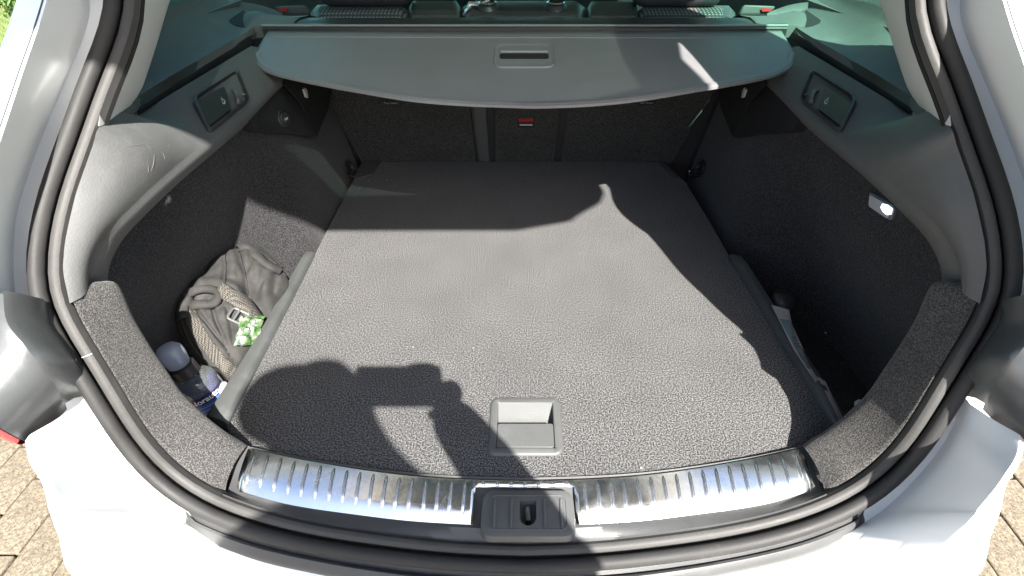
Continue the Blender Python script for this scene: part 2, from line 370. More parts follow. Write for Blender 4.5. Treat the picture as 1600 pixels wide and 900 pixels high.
# ------------------------------------------------------------------ body around the opening
def bodyside(s, T):
    # gutter floor, gutter wall facing inward, crease and outer skin; left data
    st = []
    # (rim index, gutter floor width, wall pixel or 3D, ...)
    def stn(i, fl, crease, outer, side):
        a = off(i, .002, -.012); b = off(i, -fl, -.004)
        c = crease; e = outer; g = side
        st.append([a, b, c, e, g])
    V3 = Vector
    stn(2, .03, V3((-.03, .985, .885)), V3((-.03, 1.0, .90)), V3((-.03, 1.06, .905)))
    stn(10, .03, V3((-.25, .98, .88)), V3((-.25, 1.0, .895)), V3((-.25, 1.06, .90)))
    stn(rim_at(*pix(V3((-.38, .95, .79)))), .03, V3((-.42, .945, .845)), V3((-.47, .955, .855)), V3((-.52, 1.05, .86)))
    stn(rim_at(176, -180), .02, V3((-.47, .79, .715)), V3((-.53, .81, .70)), V3((-.60, .93, .72)))
    stn(rim_at(176, 0), .022, pt(78, 0, y=.60), pt(27, 0, y=.64), pt(60, 0, y=.86))
    stn(rim_at(150, 70), .024, pt(50, 70, y=.56), pt(0, 70, y=.62), pt(28, 70, y=.85))
    stn(rim_at(135, 112), .024, pt(36, 112, y=.54), pt(-20, 112, y=.605), pt(5, 112, y=.83))
    stn(rim_at(97, 225), .028, pt(0, 225, y=.475), pt(-60, 225, y=.55), pt(-40, 225, y=.76))
    stn(rim_at(67, 300), .028, pt(-28, 300, y=.448), pt(-100, 300, y=.53), pt(-80, 300, y=.72))
    stn(rim_at(51, 375), .028, pt(-48, 380, y=.412), pt(-125, 380, y=.49), pt(-150, 380, y=.64))
    stn(rim_at(46, 450), .026, pt(-45, 440, y=.402), pt(-120, 440, y=.47), pt(-150, 430, y=.62))
    stn(iLamp0, .020, pt(-10, 456, y=.405), pt(-100, 465, y=.46), pt(-150, 465, y=.6))
    rows = []
    cols = [[T(r[k]) for r in st] for k in range(5)]
    dense = [catu(c, 6) for c in cols]
    for k in (1, 2, 3, 4):
        for it in range(28 if k > 1 else 6): dense[k] = [dense[k][0]] + [(dense[k][i - 1] + dense[k][i] * 2 + dense[k][i + 1]) / 4 for i in range(1, len(dense[k]) - 1)] + [dense[k][-1]]
    rows = [[dense[k][i] for k in range(5)] for i in range(len(dense[0]))]
    # extra rounding between crease and outer
    rr = []
    for r in rows:
        rr.append([r[0], r[1], r[1] * .97 + r[2] * .03, r[1] * .5 + r[2] * .5, r[2] * .97 + r[1] * .03, r[2], r[2] * .96 + r[3] * .04, r[2] * .5 + r[3] * .5 , r[3] * .95 + r[2] * .05, r[3] * .93 + r[4] * .07, r[4]])
    v, f = grid(rr)
    o = mk('quarter_panel', v, f, M['white'], car, auto=50)
    # panel gap line along the outer skin
    g0 = [r[2].lerp(r[3], .10) for r in rows]
    vg, fg = tube(g0, .0012, 6); mk('panel_gap', vg, fg, M['lampside'], o)
    # side skin of the car below the window
    side = [T(Vector(p)) for p in ((-.66, .62, .36), (-.69, .85, .38), (-.73, 1.2, .38), (-.77, 2.0, .36), (-.78, 3.2, .34))]
    low = [Vector((p.x * 1.06, p.y, -.40)) for p in side]
    mid = [Vector((p.x * 1.08, p.y, .1)) for p in side]
    v, f = grid([cat(side, 14), cat(mid, 14), cat(low, 14)]); mk('side_panel', v, f, M['white'], car, auto=60)
both(bodyside)
# lamp recess between quarter panel and bumper
def lampside(s, T):
    rows = []
    A = [off(rim_at(u, v), .004, -.008) for u, v in ((57, 492), (75, 522), (95, 552), (115, 582), (144, 626))]
    Bp = [pt(20, 456, y=.412), pt(24, 500, y=.40), pt(52, 537, y=.392), (pt(78, 572, y=.385)), pt(116, 622, y=.41)]
    C = [pt(-12, 460, y=.40), pt(0, 520, y=.385), pt(30, 560, y=.375), pt(62, 600, y=.375), pt(84, 655, y=.385)]
    D = [pt(-110, 470, y=.42), pt(-100, 560, y=.37), pt(-60, 634, y=.335), pt(0, 668, y=.330), pt(46, 694, y=.345)]
    # ridge band between A-B valley, B ridge
    Bv = [(a * .35 + b * .65) + Vector((0, .014, -.012)) for a, b in zip(A, Bp)]
    Av = [(a * .75 + b * .25) + Vector((0, .008, -.006)) for a, b in zip(A, Bp)]
    Br = [b + (c - b) * .30 + Vector((0, -.002, .004)) for b, c in zip(Bp, C)]
    cols = [[T(p) for p in q] for q in (A, Av, Bv, Bp, Br, [b.lerp(c, .62) + Vector((0, .006, -.004)) for b, c in zip(Bp, C)], [c.lerp(d, .1) + Vector((0, .006, -.004)) for c, d in zip(C, D)], D)]
    v, f = grid([catu(c, 5) for c in cols]); o = mk('lamp_housing', v, f, M['lampside'], car, auto=60)
    o['label'] = 'dark grey lamp recess with light scuffs beside the seal'
    # seam line in the ridge
    P = [T(pt(x, y, y=.398) + Vector((0, -.001, .002))) for x, y in ((-12, 523), (10, 517), (35, 514), (72, 517))]
    # red tail lamp under the housing
    L = [T(p) for p in (pt(-60, 640, y=.337), pt(-14, 664, y=.334), pt(10, 677, y=.334), pt(30, 688, y=.333))]
    L2 = [T(p) for p in (pt(-50, 650, y=.345), pt(-12, 677, y=.342), pt(12, 691, y=.342), pt(33, 695, y=.338))]
    L3 = [p + Vector((0, .05, -.03)) for p in L2]; L0 = [p + Vector((0, .05, .01)) for p in L]
    v, f = grid([catu(q, 4) for q in (L, [(a + b) / 2 + Vector((0, -.003, .002)) for a, b in zip(L, L2)], L2, L3)])
    lamp = mk('tail_lamp', v, f, M['red'], car, auto=80)
both(lampside)
def cornerpatch(s, T):
    mk('corner_filler', [T(pt(u, v, y=y)) for u, v, y in ((78, 590, .435), (150, 598, .435), (160, 660, .425), (70, 668, .40))], [(0, 1, 2, 3)], M['white'], car)
both(cornerpatch)
# bumper
def bumper():
    half = []
    # columns from left end to centre: rim, gutter floor, crease, lower bulge rows
    data = [ # rim px, gutter width, crease, mid, low1, low2
        ((133, 606), .006, pt(106, 603, y=.397), pt(46, 680, y=.345), pt(38, 688, y=.35), Vector((-.62, .42, -.05)), Vector((-.66, .47, -.36))),
        ((150, 640), .014, pt(105, 650, y=.375), pt(52, 712, y=.325), pt(46, 718, y=.335), Vector((-.60, .36, -.05)), Vector((-.66, .42, -.36))),
        ((172, 675), .020, pt(120, 692, y=.36), pt(68, 738, y=.31), pt(62, 744, y=.32), None, None),
        ((207, 722), .022, pt(155, 735, y=.348), pt(86, 764, y=.30), pt(80, 772, y=.306), None, None),
        ((250, 767), .022, pt(200, 775, y=.335), pt(112, 795, y=.292), pt(108, 803, y=.295), None, None),
        ((310, 806), .022, pt(250, 815, y=.325), pt(138, 826, y=.285), pt(140, 836, y=.285), None, None),
    ]
    lowA = [pt(36, 694, y=.345), pt(60, 742, y=.33), pt(74, 775, y=.315), pt(76, 810, y=.30), pt(86, 850, y=.285), pt(112, 897, y=.27)]
    rowsets = []
    for k, (rp, gw, cr, mi, lo, _, _) in enumerate(data):
        i = rim_at(*rp)
        a = off(i, .002, -.012); b = off(i, -gw, -.010)
        sk = lowA[k]
        c1 = b.lerp(mi, .30) + Vector((0, .006, -.006))
        edge = mi
        rowsets.append([a, b, b.lerp(mi, .06), c1, b.lerp(mi, .7) + Vector((0, .003, -.004)), mi.lerp(b, .03), edge, mi + Vector((-.003, -.004, -.003)), lo, sk.lerp(lo, .3) if k > 1 else lo + Vector((0, .004, -.012)), sk + Vector((.0, .0, -.02)), sk + Vector((.01, .03, -.12)), sk + Vector((.03, .1, -.30))])
    # continue towards the centre: top surface, rolled edge, rear face
    for (rp, px_) in (((400, 840), (300, 985)), ((500, 863), (450, 1010)), ((620, 880), (600, 1020)), ((720, 890), (720, 1025)), ((820, 893), (820, 1028))):
        i = rim_at(*rp)
        a = off(i, .002, -.012); b = off(i, -.02, -.012); e = pt(*px_, z=-.095)
        rowsets.append([a, b, b.lerp(e, .06), b.lerp(e, .3), b.lerp(e, .7), e.lerp(b, .05), e, e + Vector((0, -.006, -.004)), e + Vector((0, -.01, -.012)), e + Vector((0, -.013, -.03)), e + Vector((0, -.014, -.05)), e + Vector((0, .0, -.15)), e + Vector((0, .1, -.32))])
    cols = [catu([r[k] for r in rowsets], 5) for k in range(13)]
    rows = [[cols[k][i] for k in range(13)] for i in range(len(cols[0]))]
    full = rows[:-1] + [[mir(p) for p in r] for r in reversed(rows)]
    v, f = grid(full)
    o = mk('bumper', v, f, M['white'], car, auto=50); return o
bumper_o = bumper()
# grey step trim on the bumper under the seal
def steptrim():
    top = [pt(u, v, y=y) for u, v, y in ((293, 796, .362), (330, 812, .352), (400, 838, .34), (500, 861, .327), (620, 879, .317), (720, 888, .313), (820, 892, .312))]
    bot = [pt(u, v, z=z) for u, v, z in ((291, 803, -.012), (297, 832, -.020), (385, 868, -.034), (500, 895, -.045), (620, 915, -.052), (720, 925, -.056), (820, 928, -.058))]
    top[0] = top[0] * .85 + bot[0] * .15
    t2 = cat(top, 40); b2 = cat(bot, 40)
    rows = []
    for a, b in zip(t2, b2):
        rows.append([a + Vector((0, .006, -.012)), a + Vector((0, 0, -.003)), a.lerp(b, .3) + Vector((0, 0, -.006)), a.lerp(b, .42) + Vector((0, 0, .001)), a.lerp(b, .6) + Vector((0, 0, .005)), a.lerp(b, .92) + Vector((0, 0, .004)), b + Vector((0, 0, -.001)), b + Vector((0, .004, -.02))])
    full = rows[:-1] + [[mir(p) for p in r] for r in reversed(rows)]
    mk('step_trim', *grid(full), M['bumptrim'], bumper_o, auto=45)
steptrim()
# ------------------------------------------------------------------ carpeted lip either side of the sill
inner_px = [(140, 447, .505), (178, 440, .51), (205, 495, .50), (235, 545, .487), (262, 585, .475), (285, 618, .466), (330, 660, .455), (384, 699, .442)]
def lip(s, T):
    I = [pt(u, v, y=y) for u, v, y in inner_px]
    I = cat(I, 30)
    i0 = rim_at(57, 470); i1 = rim_at(315, 806)
    O = cat([off(i, .0345, -.002) for i in range(i0 - 2, i1 + 1)], 30)
    O[-1] = pt(352, 773, y=O[-1].y + .005)
    rows = []
    for k, (a, b) in enumerate(zip(O, I)):
        t = k / 29
        n = Vector((-.3, -.6, .5)).normalized() * .006
        rows.append([a + Vector((0, .01, -.015)), a, a.lerp(b, .15) + n * .8, a.lerp(b, .5) + n * 1.6, a.lerp(b, .85) + n, b, b + Vector((-.004, .010, -.006)), b + Vector((-.03, .02, -.05)) if t < .93 else b + Vector((0, .01, -.02)), b + Vector((-.06, .03, -.14)) if t < .93 else b + Vector((0, .01, -.12))])
    v, f = grid([[T(p) for p in r] for r in rows])
    mk('lip_carpet', v, f, M['lip'], car, auto=70, sub=1)
both(lip)
# ------------------------------------------------------------------ upper side trim
U_ = [(105, 466, .492), (101, 440, .505), (101, 400, .524), (107, 355, .548), (117, 310, .572), (131, 262, .602), (146, 225, .632), (162, 184, .669), (184, 172, .71), (207, 183, .745), (262, 150, .83), (325, 112, .955), (392, 72, 1.13)]
L_ = [(138, 447, .500), (140, 425, .505), (146, 402, .515), (160, 375, .53), (178, 352, .545), (200, 330, .568), (235, 297, .61), (275, 262, .665), (312, 232, .73), (345, 206, .80), (385, 172, .905), (425, 135, 1.04), (470, 95, 1.2)]
UP = [pt(u, v, y=y) for u, v, y in U_]
for k in range(8): UP[k] = off(rim_at(*[(57, 470), (52, 440), (51, 400), (56, 355), (66, 310), (82, 262), (97, 225), (114, 180)][k]), .0345, .0)
UP[8] = pt(186, 172, y=.67); LP = [pt(u, v, y=y) for u, v, y in L_]
def sidetrim(s, T):
    Uc = catu(UP, 4); Lc = catu(LP, 4); rows = []
    for a, b in zip(Uc, Lc):
        n = Vector((1, -.25, .25)).normalized()
        r = [a + Vector((-.004, .008, -.014)), a]
        for q in (.06, .3, .6, .85, .96): r.append(a.lerp(b, q) + n * .012 * math.sin(math.pi * q))
        e = b + Vector((.0, .022, -.012))
        r += [b, b.lerp(e, .25) + Vector((.001, 0, -.002)), e, e + Vector((-.02, .02, -.02))]
        rows.append([T(p) for p in r])
    o = mk('side_trim', *grid(rows), M['trim'], car, auto=60)
    o['label'] = ('scratched grained grey trim panel on the left side of the boot' if s < 0 else 'grained grey trim panel on the right side of the boot')
    return o
trims = {}
for s in (-1, 1):
    trims[s] = sidetrim(s, (lambda p, s=s: Vector((p.x * -s, p.y, p.z))))
# slot channel, window ledge, and pillar lining
def ledge(s, T):
    A = [pt(*q[:2], y=q[2]) for q in ((207, 183, .745), (262, 150, .83), (325, 112, .955), (392, 72, 1.13))]
    Bq = [pt(*q[:2], y=q[2]) for q in ((214, 170, .765), (268, 135, .86), (327, 98, .985), (392, 55, 1.16))]
    A = cat(A, 16); Bq = cat(Bq, 16)
    rows = [[T(a + Vector((0, 0, -.001))), T(a + Vector((-.008, .006, -.010))), T(a.lerp(b, .55) + Vector((-.006, 0, -.035))), T(b + Vector((-.002, 0, -.022))), T(b)] for a, b in zip(A, Bq)]
    mk('cover_slot', *grid(rows), M['black'], trims[s], auto=70)
    v, f = boxvf(T(pt(222, 166, y=.80) + Vector((0, 0, -.018))), (.02, .03, .014)); mk('slot_clip', v, f, M['black'], trims[s], bevel=.003)
    # ledge: between slot and window
    P0 = [pt(*q[:2], y=q[2]) for q in ((190, 170, .68), (205, 162, .72), (214, 152, .79), (268, 118, .88), (327, 84, 1.0), (388, 48, 1.17), (410, 30, 1.30))]
    P1 = [pt(*q[:2], y=q[2]) for q in ((208, 120, .86), (220, 90, .93), (232, 62, 1.0), (262, 28, 1.09), (305, 8, 1.22), (345, -8, 1.40), (380, -18, 1.60))]
    P0 = cat(P0, 20); P1 = cat(P1, 20); Bx = cat(Bq, 20); rows = []
    for i, (a, b) in enumerate(zip(P0, P1)):
        r = [T(a + Vector((.004, 0, -.010))), T(a)]
        for q in (.05, .3, .6, .9): r.append(T(a.lerp(b, q) + Vector((0, 0, -.012 * math.sin(math.pi * q)))))
        r += [T(b), T(b + Vector((-.02, 0, .03)))]
        rows.append(r)
    mk('window_ledge', *grid(rows), M['trim'], car, auto=60)
    # upper edge of slot: thin rail linking slot to ledge
    v, f = grid([[T(b), T(a)] for a, b in zip(cat(P0[3:], 16), cat(Bq, 16))]); mk('slot_edge', v, f, M['black'], trims[s])
    # pillar lining
    A = [off(rim_at(176, -230), .0345, .0), off(rim_at(195, -80), .0345, .0), off(rim_at(176, 0), .0345, .0), off(rim_at(155, 62), .0345, .0), off(rim_at(133, 118), .0345, .0), UP[7] + Vector((0, 0, .001))]
    C = [off(rim_at(176, -230), .05, -.012) + Vector((.0, .10, .0)), pt(292, -70, y=.90), pt(266, 0, y=.84), pt(246, 66, y=.80), pt(222, 138, y=.745), pt(206, 161, y=.72)]
    A = cat([off(i, .0300, .0005) for i in range(rim_at(176, -230), rim_at(114, 178) + 1)], 24); A[-1] = UP[7] + Vector((0, 0, .001)); C = cat(C, 24)
    rows = [[T(a + Vector((-.012, .015, 0))), T(a), T(a.lerp(c, .1) + Vector((.004, -.004, 0))), T(a.lerp(c, .5) + Vector((.009, -.008, .003))), T(a.lerp(c, .9) + Vector((.004, -.004, 0))), T(c), T(c + Vector((-.05, .03, 0)))] for a, c in zip(A, C)]
    o = mk('pillar_lining', *grid(rows), M['pillar'], car, auto=60)
both(ledge)
# ------------------------------------------------------------------ side wall and wheel arch carpet
ys = [.44, .50, .56, .64, .72, .80, .86, .91, .955, .99, 1.03, 1.09, 1.17, 1.27, 1.38, 1.48]
xb = [-.60, -.635, -.65, -.655, -.655, -.645, -.62, -.575, -.52, -.482, -.468, -.466, -.472, -.48, -.49, -.50]
xt = [-.55, -.55, -.55, -.55, -.54, -.53, -.52, -.513, -.508, -.505, -.503, -.500, -.500, -.502, -.505, -.51]
zt = [.26, .27, .275, .285, .29, .30, .305, .31, .315, .32, .32, .30, .28, .27, .27, .27]
wall = {}
def sidewall(s, T):
    rows = []
    for z in (0, .12, .25, .4, .55, .7, .85, 1.0):
        r = []
        for y, b, t, h in zip(ys, xb, xt, zt):
            q = z; e = q * q * (3 - 2 * q)
            zz = -.13 + (h + .13) * q
            lean = .03 * q if .85 < y < 1.05 else 0
            r.append(Vector((b + (t - b) * e, y + lean, zz)))
        rows.append([T(p) for p in cat(r, 44)])
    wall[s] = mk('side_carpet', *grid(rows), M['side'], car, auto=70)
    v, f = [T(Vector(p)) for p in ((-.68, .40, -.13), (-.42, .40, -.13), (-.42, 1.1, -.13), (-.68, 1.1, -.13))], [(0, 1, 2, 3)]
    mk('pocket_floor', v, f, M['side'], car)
    # plastic panel with socket above the arch
    P = [(384, 178, -.492), (402, 204, -.492), (440, 207, -.482), (470, 209, -.476), (497, 214, -.470), (480, 180, -.480), (462, 150, -.487), (445, 136, -.49), (425, 134, -.492)]
    out = [T(pt(u, v, x=x)) for u, v, x in P]
    cc = sum(out, Vector()) / len(out)
    v = out + [cc + Vector((s * -.0, 0, .0))] + [p + Vector((s * .03, 0, -.004)) for p in out]
    n = len(out); f = [(i, (i + 1) % n, n) for i in range(n)] + [(i, (i + 1) % n, n + 1 + (i + 1) % n, n + 1 + i) for i in range(n)]
    sp = mk('socket_panel', v, f, M['black'], car, auto=40)
    # black sheet painted in for the shaded gap behind, with belt and hook
    G = [T(pt(u, v, x=-.478)) for u, v in ((450, 100), (445, 132), (470, 160), (496, 212), (514, 168), (520, 130), (520, 105))]
    mk('belt_opening_shade', *prism(G, (s * .004, 0, 0)), M['dark'], car)
    bc = [T(pt(u, v, x=-.472)) for u, v in ((475, 140), (479, 152), (482, 153), (480, 141), (477, 137))]
    mk('belt_tongue', *prism(bc, (s * .004, 0, 0)), M['text'], car)
both(sidewall)
bpy.context.view_layer.update()
wb = {s: bvh(wall[s]) for s in (-1, 1)}
# 12V socket on the left
c0 = pt(440, 185, x=-.487) + Vector((.004, 0, 0)); nrm = Vector((.9, -.35, .25)).normalized()
fm = frame4(c0, Vector((.35, .93, 0)), nrm)
def lathe(prof, m4, k=24):
    rows = [[m4 @ Vector((r * math.cos(2 * math.pi * j / k), r * math.sin(2 * math.pi * j / k), z)) for j in range(k)] for r, z in prof]
    v, f = grid(rows, True); return v, f
sk = mk('power_socket', *lathe([(.0001, .006), (.010, .006), (.0115, .004), (.012, .001), (.0135, .001), (.0145, .004), (.0165, .003), (.017, -.004)], fm), M['black'], car)
textobj('print', '12V', .0062, fm @ Matrix.Translation((0, -.002, .0064)), M['text'], sk)
# ------------------------------------------------------------------ storage hatch with hook in each upper trim
def hatch(s, T):
    # frame corners px (left): far-top, near-top ... around the recess
    tb = bvh(trims[s])
    cor = [(301, 152), (372, 107), (391, 154), (327, 208)]
    ctr = pt(345, 155, y=.93)
    Q = []
    for u, v in cor:
        uu = u if s < 0 else 1640 - u
        p, n = hit(tb, uu, v); Q.append(p if p else T(pt(u, v, y=.9)))
    P0 = sum(Q, Vector()) / 4; n = (Q[2] - Q[0]).cross(Q[3] - Q[1]).normalized()
    if n.dot(Vector((0, 0, CZ)) - P0) < 0: n = -n
    P0 = P0 + n * .006
    pj = lambda u, v: pl(u if s < 0 else 1640 - u, v, P0, n)
    def rp(pts, r=.22, k=4):
        out = []
        m = len(pts)
        for i in range(m):
            a, b, c = pts[i - 1], pts[i], pts[(i + 1) % m]
            p1 = b.lerp(a, r); p2 = b.lerp(c, r)
            for j in range(k + 1):
                t = j / k; out.append(p1 * (1 - t) ** 2 + b * 2 * t * (1 - t) + p2 * t * t)
        return out
    outer = rp([pj(*c) for c in cor], .12)
    C = sum(outer, Vector()) / len(outer)
    inn = [C + (p - C) * .93 for p in outer]; inn2 = [C + (p - C) * .90 for p in outer]
    rows = [[p - n * .012 for p in outer], outer, [p + n * .002 for p in inn], [p - n * .0015 for p in inn2], [C + (p - C) * .88 - n * .009 for p in outer]]
    fr = mk('hatch_frame', *grid(rows, True), M['hatch'], trims[s], auto=50)
    mk('hatch_recess', inn2 + [p - n * .028 for p in inn2], [tuple(range(len(inn2), 2 * len(inn2)))] + [(i, (i + 1) % len(inn2), len(inn2) + (i + 1) % len(inn2), len(inn2) + i) for i in range(len(inn2))], M['black'], fr)
    lid = rp([pj(*c) for c in ((309, 160), (350, 134), (362, 170), (325, 198))], .08)
    v, f = prism([p + n * .0005 for p in lid], -n * .006); ld = mk('hatch_lid', v, f, M['black'], fr, bevel=.0012)
    # drop-shaped icon
    ic = [pj(x, y) + n * .001 for x, y in ((344.5, 152), (347, 155), (351, 157.5), (352, 161.5), (350, 164), (347.5, 162.5), (346.5, 159))]
    ic2 = [sum(ic, Vector()) / 7 + (p - sum(ic, Vector()) / 7) * .6 for p in ic]
    m = len(ic); mk('icon', ic + ic2, [(i, (i + 1) % m, m + (i + 1) % m, m + i) for i in range(m)], M['text'], ld, smooth=False)
    # sloping finger scoop and hook
    sc_ = [pj(369, 121), pj(376, 116), pj(388, 147), pj(379, 146)]
    v = [sc_[0] - n * .022, sc_[1] - n * .012, sc_[2] - n * .002, sc_[3] - n * .006]
    mk('finger_scoop', v, [(0, 1, 2, 3)], M['handle'], fr, thick=.002)
    hk = cat([pj(355, 127) - n * .02, pj(361, 137) - n * .010, pj(367, 143) + n * .0, pj(372, 155) + n * .001, pj(374, 158) - n * .006], 10)
    mk('bag_hook', *tube(hk, .0032, 8, rf=lambda t: .8 + .5 * t), M['handle'], fr)
both(hatch)
# ------------------------------------------------------------------ lashing eyes, boot light
def eye(s, T):
    c = T(pt(546, 263, x=-.482))
    L = [lathe([(.001, -.004), (.017, -.004), (.019, .002), (.021, .003), (.022, -.002)], frame4(c, (0, 1, 0), (-s, -.15, .15)), 20)]
    e = mk('lashing_eye', *L[0], M['black'], car)
    p1, p2, p3, p4 = [T(pt(u, v, x=-.482)) + Vector((-s * .004, 0, 0)) for u, v in ((546, 264), (555, 266), (553, 276), (540, 275))]
    mk('eye_wire', *tube(cat([p1, p2 + Vector((-s * .008, 0, 0)), p3 + Vector((-s * .012, 0, 0)), p4 + Vector((-s * .004, 0, 0))], 14), .0022, 8), M['chrome'], e)
both(eye)
tb = bvh(wall[1]); P, n = hit(tb, 1378, 322)
if P is None: P = pt(1390, 314, x=.57); n = Vector((-1, -.2, .2)).normalized()
P += n * .004
q = [pl(u - 12, v + 9, P, n) for u, v in ((1372, 292), (1377, 293), (1408, 311), (1411, 318), (1407, 334), (1403, 335), (1372, 314), (1370, 310))]
lensm = newmat('boot lamp lens', (.75, .8, .85), .15, Transmission_Weight=.5)
le = mk('boot_light', *prism([p - n * .004 for p in q], n * .006), newmat('boot lamp housing', (.12, .125, .14), .25), car, bevel=.001)
cq = sum(q, Vector()) / 8
mk('lens', *prism([cq + (p - cq) * .86 + n * .0025 for p in q], n * .002), newmat('clear lens', (.20, .22, .25), .08, Coat_Weight=1), le, bevel=.0008)
em = newmat('lit diode', (.8, .85, 1), .3); pb = em.node_tree.nodes['Principled BSDF']; pb.inputs['Emission Color'].default_value = (.75, .87, 1, 1); pb.inputs['Emission Strength'].default_value = .45
q2 = [pl(u - 12, v + 9, P + n * .0055, n) for u, v in ((1391, 309), (1400, 311), (1407, 317), (1405, 326), (1398, 327), (1392, 322), (1388, 315))]
mk('diode', *prism(q2, n * .0006), em, le)
# ------------------------------------------------------------------ boot floor
flo = empty('boot_floor', (0, .9, 0), 'flat dark grey carpeted boot floor board with a lift handle', 'floor board')
Zf = 0.0
left = [pt(*p, z=Zf) for p in ((385, 700), (356, 672), (353, 663), (420, 536), (491, 398), (520, 341), (548, 288), (567, 253))]
right = [pt(*p, z=Zf) for p in ((1252, 698), (1290, 683), (1301, 662), (1222, 531), (1139, 398), (1106, 340), (1072, 285), (1038, 253))]
back = [pt(u, 252, z=Zf) for u in (650, 750, 850, 950)]
rear = [pt(u, v, z=Zf) for u, v in ((1160, 722), (1050, 738), (930, 748), (820, 751), (700, 748), (590, 740), (480, 724))]
outline = left + back + list(reversed(right)) + rear
HC = Vector((pt(821, 665, z=0).x, pt(821, 665, z=0).y, 0)); HW, HH = .108, .106
hole = [HC + Vector((x, y, 0)) for x, y in rrect(HW - .006, HH - .006, .012)]
def holed(outline, hole, z, d):
    bm = bmesh.new(); a = [bm.verts.new((p.x, p.y, z)) for p in outline]; b = [bm.verts.new((p.x, p.y, z)) for p in hole]
    E = [bm.edges.new((a[i], a[(i + 1) % len(a)])) for i in range(len(a))] + [bm.edges.new((b[i], b[(i + 1) % len(b)])) for i in range(len(b))]
    bmesh.ops.triangle_fill(bm, use_beauty=True, edges=E)
    g = bmesh.ops.extrude_face_region(bm, geom=bm.faces[:])
    bmesh.ops.translate(bm, verts=[x for x in g['geom'] if isinstance(x, bmesh.types.BMVert)], vec=(0, 0, d))
    bmesh.ops.recalc_face_normals(bm, faces=bm.faces); return bm
bm = holed(outline, hole, 0, -.018); me = bpy.data.meshes.new('floor_carpet'); bm.to_mesh(me); bm.free()
o = link('floor_carpet', me, M['floor'], flo, smooth=False); b = o.modifiers.new('b', 'BEVEL'); b.width = .003; b.segments = 2; b.limit_method = 'ANGLE'; b.angle_limit = R(60)
under = mk('under_tray', [(-.47, .40, -.135), (.47, .40, -.135), (.47, 1.5, -.135), (-.47, 1.5, -.135)], [(0, 1, 2, 3)], M['dark'], car)
# corner patches at the seat end
for s, px_ in ((-1, ((566, 254), (595, 253), (583, 273), (560, 279), (553, 279))), (1, ((1026, 253), (1037, 254), (1062, 279), (1053, 279), (1044, 272)))):
    mk('corner_patch', *prism([pt(*p, z=.001) for p in px_], (0, 0, .002)), M['handle'], flo)
# handle
def ringrows(w_, h_, r, levels, c=HC):
    return [[c + Vector((x, y, z)) for x, y in rrect(w_ - 2 * ins, h_ - 2 * ins, max(.002, r - ins))] for ins, z in levels]
hr = ringrows(HW, HH, .014, [(.0, -.001), (.001, .002), (.003, .0035), (.0115, .003), (.0125, .0015)])
hb = mk('handle_frame', *grid(hr, True), M['handle'], flo, auto=50)
# finger scoop: concave grid at far half
def HP(x, y, z): return HC + Vector((x, y, z))
ix, iy = HW / 2 - .0125, HH / 2 - .0125
rows = []
for i in range(9):
    t = i / 8; y = iy - t * .040; rows.append([HP(x, y, .0015 - .022 * math.sin(math.pi * .5 * min(1, t * 1.25)) * (1 if i else 0)) for x in (-ix, -ix + .006, 0, ix - .006, ix)])
mk('finger_scoop', *grid(rows), M['rail'], hb, auto=80)
mk('scoop_wall', *joinvf(*[([HP(s * ix, iy, .0015), HP(s * ix, iy - .04, .0015), HP(s * ix, iy - .04, -.022), HP(s * ix, iy, -.022)], [(0, 1, 2, 3)]) for s in (-1, 1)], ([HP(-ix, iy - .04, .001), HP(ix, iy - .04, .001), HP(ix, iy - .04, -.024), HP(-ix, iy - .04, -.024)], [(0, 1, 2, 3)])), M['black'], hb)
y0, y1 = iy - .0385, -iy + .001
lidp = [HP(x, (y0 + y1) / 2 + y, .0005) for x, y in rrect(2 * ix - .0012, y0 - y1, .003, 3)]
mk('handle_lid', *prism(lidp, (0, 0, .0018)), M['handle'], hb, bevel=.0006)
# rails beside the floor
railm = M['rail']
def rail(px_in, px_out, s):
    I = [pt(*p, z=.006) for p in px_in]; O = [pt(*p, z=.006) for p in px_out]
    I = cat(I, 14); O = cat(O, 14); rows = []
    for k, (a, b) in enumerate(zip(I, O)):
        z = Vector((0, 0, .010)); e = (.6 if k in (0, 13) else 1)
        rows.append([a + Vector((0, 0, -.05)), a, a.lerp(b, .12) + z * .6 * e, a.lerp(b, .4) + z * e, a.lerp(b, .85) + z * .9 * e, b + z * .2, b + Vector((0, 0, -.06))])
    v, f = grid(rows); n = len(rows[0]); f.append(tuple(range(n))); f.append(tuple(range(13 * n, 14 * n)))
    return mk('floor_rail', v, f, railm, car, auto=35, bevel=.001)
rail([(492, 396), (424, 528), (355, 662)], [(477, 396), (400, 532), (322, 652)], -1)
rail([(1138, 399), (1220, 530), (1303, 664)], [(1160, 403), (1240, 528), (1324, 658)], 1)
